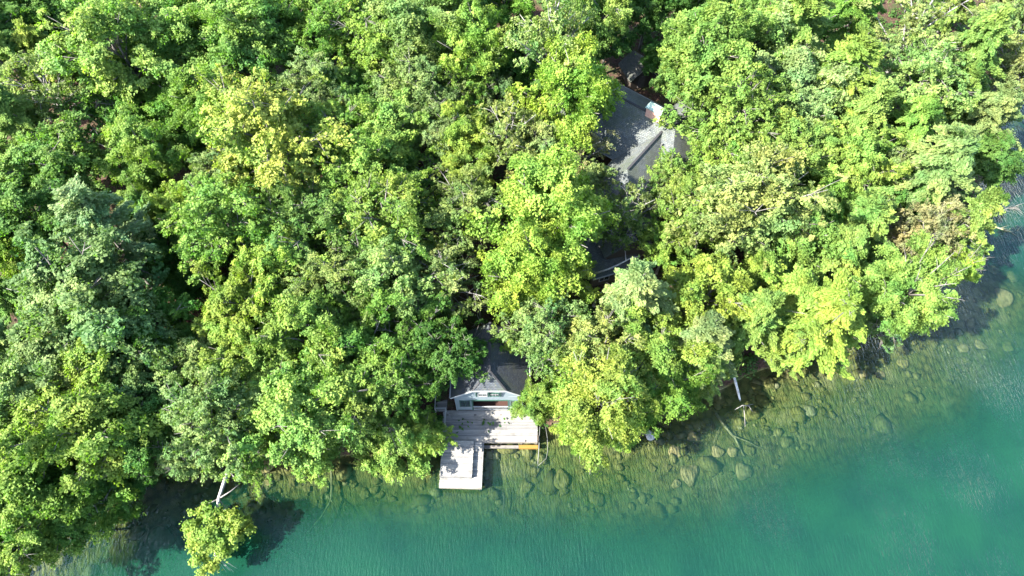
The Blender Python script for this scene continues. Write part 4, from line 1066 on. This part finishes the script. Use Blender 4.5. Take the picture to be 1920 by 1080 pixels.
BOULDERS = [
 (1220, 815, 11, ROCK_DRY, 0.35, 'grey-white boulder standing out of the water beside the round bulging tree'),
 (312, 1022, 27, ROCK_SLAB, None, 'large pale slab boulder under the shallows left of the leaning tree crown'),
 (288, 1046, 17, ROCK_SLAB, None, 'smaller slab boulder against the left of the large pale slab'),
 (258, 1000, 15, ROCK_WET, None, 'mossy golden boulder up and left of the pale slabs'),
 (308, 1053, 12, ROCK_SLAB, None, 'split-off stone at the foot of the pale slabs'),
 (609, 914, 13, ROCK_WET, None, 'golden-green boulder beside the root of the sunken tree'),
 (577, 914, 11, ROCK_WET, None, 'olive boulder left of the golden-green one by the sunken tree'),
 (548, 904, 11, ROCK_WET, None, 'olive boulder second left of the sunken tree root'),
 (703, 918, 10, ROCK_WET, None, 'green boulder at the front of the stone patch left of the dock'),
 (684, 927, 11, ROCK_WET, None, 'green boulder left of the front one in the stone patch left of the dock'),
 (713, 928, 9, ROCK_WET, None, 'green boulder right of the front one in the stone patch left of the dock'),
 (706, 902, 9, ROCK_WET, None, 'green boulder at the back of the stone patch left of the dock'),
 (663, 908, 8, ROCK_WET, None, 'small olive boulder at the left of the stone patch left of the dock'),
 (505, 902, 10, ROCK_TAN, None, 'tan-gold boulder at the waterline right of the white leaning trunk'),
 (1052, 898, 20, ROCK_WET, None, 'broad yellow-green boulder below and left of the round bulging tree'),
 (985, 912, 14, ROCK_WET, None, 'olive boulder below the end of the white pole'),
 (1003, 885, 12, ROCK_WET, None, 'dark olive boulder at the foot of the white pole'),
 (1056, 922, 10, ROCK_WET, None, 'small boulder under the broad yellow-green one'),
 (1118, 936, 18, ROCK_WET, None, 'dim round boulder in deeper water below the round bulging tree'),
 (1292, 888, 22, ROCK_TAN, None, 'big tan boulder in the middle of the right shallows'),
 (1393, 885, 17, ROCK_TAN, None, 'tan boulder at the tip of the long sunken log'),
 (1264, 846, 17, ROCK_TAN, None, 'tan boulder near the bank up and left of the big tan one'),
 (1345, 848, 13, ROCK_TAN, None, 'tan boulder left of the long sunken log'),
 (1373, 848, 12, ROCK_TAN, None, 'tan boulder touching the long sunken log'),
 (1404, 845, 12, ROCK_WET, None, 'green boulder right of the long sunken log'),
 (1252, 877, 10, ROCK_WET, None, 'olive boulder left of the big tan one'),
 (1268, 908, 10, ROCK_TAN, None, 'flat tan stone below the big tan boulder'),
 (1222, 878, 9, ROCK_WET, None, 'olive stone at the edge of the tree shadow in the right shallows'),
 (1300, 818, 12, ROCK_TAN, None, 'tan stone close to the bank above the big tan boulder'),
 (1736, 618, 13, ROCK_TAN, None, 'pinkish-tan boulder off the point by the small grey-green tree'),
 (1650, 702, 13, ROCK_TAN, None, 'round tan boulder right of the brilliant shore tree'),
 (1617, 700, 11, ROCK_TAN, None, 'tan boulder just left of the round one off the brilliant shore tree'),
 (1567, 692, 9, ROCK_TAN, None, 'small tan boulder below the brilliant shore tree'),
 (1692, 680, 13, ROCK_WET, None, 'olive boulder between the round tan one and the deeper water'),
 (1882, 558, 20, ROCK_TAN, None, 'large tan boulder near the right edge of the shallows'),
 (1898, 520, 15, ROCK_TAN, None, 'tan boulder up the right edge from the large one'),
 (1862, 506, 12, ROCK_TAN, None, 'tan boulder at the rim of the blue shadow on the right'),
 (1838, 648, 12, ROCK_TAN, None, 'tan boulder in the right shallows off the clumped shore tree'),
 (1805, 653, 11, ROCK_TAN, None, 'tan boulder left neighbour of the one off the clumped shore tree'),
 (1888, 650, 13, ROCK_WET, None, 'dim boulder near the right edge beyond the shallows'),
 (1770, 590, 14, ROCK_TAN, None, 'tan boulder right of the pinkish one off the point'),
]
for i, (px, py, r, m_, h, lab) in enumerate(BOULDERS):
    p = at(px, py, -0.6)
    for _ in range(3):
        zb = tz(p.x, p.y); p = at(px, py, zb + 0.15 if h is None else 0.2)
    s_ = 0.92*r*depth_of(p)/FPX
    me = BM[m_][i % 3]
    o = link('boulder', me); zb = tz(p.x, p.y)
    zt = min(zb + s_*0.35, -0.12 - s_*0.80) if h is None else 0.05
    if m_ is ROCK_SLAB: zt = -0.14 - s_*0.30
    o.location = (p.x, p.y, zt); o.scale = (s_*g.uniform(0.9, 1.15), s_*g.uniform(0.85, 1.1), s_*(0.42 if m_ is ROCK_SLAB else g.uniform(0.5, 0.75))); o.rotation_euler = (g.uniform(-.2, .2), g.uniform(-.2, .2), g.uniform(0, 6.28))
    tag(o, lab, 'boulder', 'boulders in the shallows')

# countless smaller stones of the bed: one mesh
bm = bmesh.new(); bmesh.ops.create_icosphere(bm, subdivisions=1, radius=1.0)
IV = np.array([v.co[:] for v in bm.verts]); bm.verts.index_update(); IF = np.array([[v.index for v in f_.verts] for f_ in bm.faces]); bm.free()
n = 6500
X = rng.uniform(-55, 72, n*3); Y = rng.uniform(8, 75, n*3); sdv = shore_sd(X, Y)
shelf = np.interp(X, [-50, -15, -8, 5, 20, 60], [5.0, 5.5, 6.5, 9.0, 9.5, 10.0])*np.interp(Y, [41.5, 47], [1.0, 0.22])
ok = (sdv < -0.05) & (sdv > -shelf) & (rng.random(n*3) < 0.9 + 0.6*sdv/shelf) & (fbm(X, Y, 0.45, 3) + 0.25*rng.random(n*3) > 0.10)
X = X[ok][:n]; Y = Y[ok][:n]; Z = terrain_z(X, Y)
sz = np.exp(rng.normal(-1.35, 0.65, len(X))).clip(0.08, 1.1)
rot = rng.uniform(0, 6.28, len(X)); c_, s_ = np.cos(rot), np.sin(rot)
V = IV[None] * (1 + rng.uniform(-0.22, 0.22, (len(X), len(IV), 1))) * (sz[:, None, None] * np.stack([rng.uniform(.8, 1.3, len(X)), rng.uniform(.7, 1.1, len(X)), rng.uniform(.28, .5, len(X))], -1)[:, None, :])
V = np.stack([V[..., 0]*c_[:, None]-V[..., 1]*s_[:, None], V[..., 0]*s_[:, None]+V[..., 1]*c_[:, None], V[..., 2]], -1) + np.stack([X, Y, np.minimum(Z+sz*0.15, np.where(Z < -0.1, -0.05-sz*0.4, Z))], -1)[:, None, :]
F = IF[None] + (np.arange(len(X))*len(IV))[:, None, None]
def stones_material():
    t = NT('lakebed_stone'); P = t.n('NewGeometry'); ri = P.outputs['Random Per Island']; f = t.noise(P.outputs['Position'], 3.0, 5, 0.65)
    col = t.ramp(ri, [(0.0, (0.08, 0.073, 0.022)), (0.5, (0.12, 0.107, 0.034)), (0.9, (0.16, 0.14, 0.055)), (1.0, (0.20, 0.18, 0.11))])
    col = t.mix(t.ramp(f, [(0.4, (0,0,0)), (0.7, (0.75,)*3)]), col, (0.055, 0.06, 0.015))
    return t.principled(col, 0.9, f, 0.5, 0.05)
tag(link('lakebed_stones', mesh_np('lakebed_stones', V.reshape(-1, 3), F.reshape(-1, 3), stones_material(), smooth=False)), 'countless stones covering the shallow lake bed along the shore', kind='stuff')

# ------------------------------------------------------------------ undergrowth below the trees: one mesh of leaf sprays
n = 6500
X = rng.uniform(-75, 75, n*2); Y = rng.uniform(12, 105, n*2); sdv = shore_sd(X, Y)
dens = fbm(X, Y, 0.16, 3)
ok = (sdv > 0.15) & ((dens > -0.10) | (sdv < 5))
def clear_of(cx, cy, rx, ry):
    return (np.abs(X-cx) > rx) | (np.abs(Y-cy) > ry)
ok &= clear_of(BX, BY+4, 5.2, 5.5) & clear_of(HC.x, HC.y, 9.5, 10.5) & clear_of(AC.x, AC.y+1, 4.2, 4.2) & clear_of(WC.x, WC.y, 4.6, 6.2) & clear_of(SC.x, SC.y, 4, 5)
X = X[ok][:n]; Y = Y[ok][:n]; Z = terrain_z(X, Y); rr = rng.uniform(0.4, 1.3, len(X))
k = 26
d3 = rand_dirs(rng, len(X)*k).reshape(len(X), k, 3); d3[..., 2] = np.abs(d3[..., 2])
P_ = (np.stack([X, Y, Z+0.1], -1)[:, None, :] + d3*(rr[:, None]*rng.random((len(X), k))**0.4)[..., None]).reshape(-1, 3)
N_ = d3.reshape(-1, 3) + np.array([0, 0, 0.8]) + 0.7*rand_dirs(rng, len(P_))
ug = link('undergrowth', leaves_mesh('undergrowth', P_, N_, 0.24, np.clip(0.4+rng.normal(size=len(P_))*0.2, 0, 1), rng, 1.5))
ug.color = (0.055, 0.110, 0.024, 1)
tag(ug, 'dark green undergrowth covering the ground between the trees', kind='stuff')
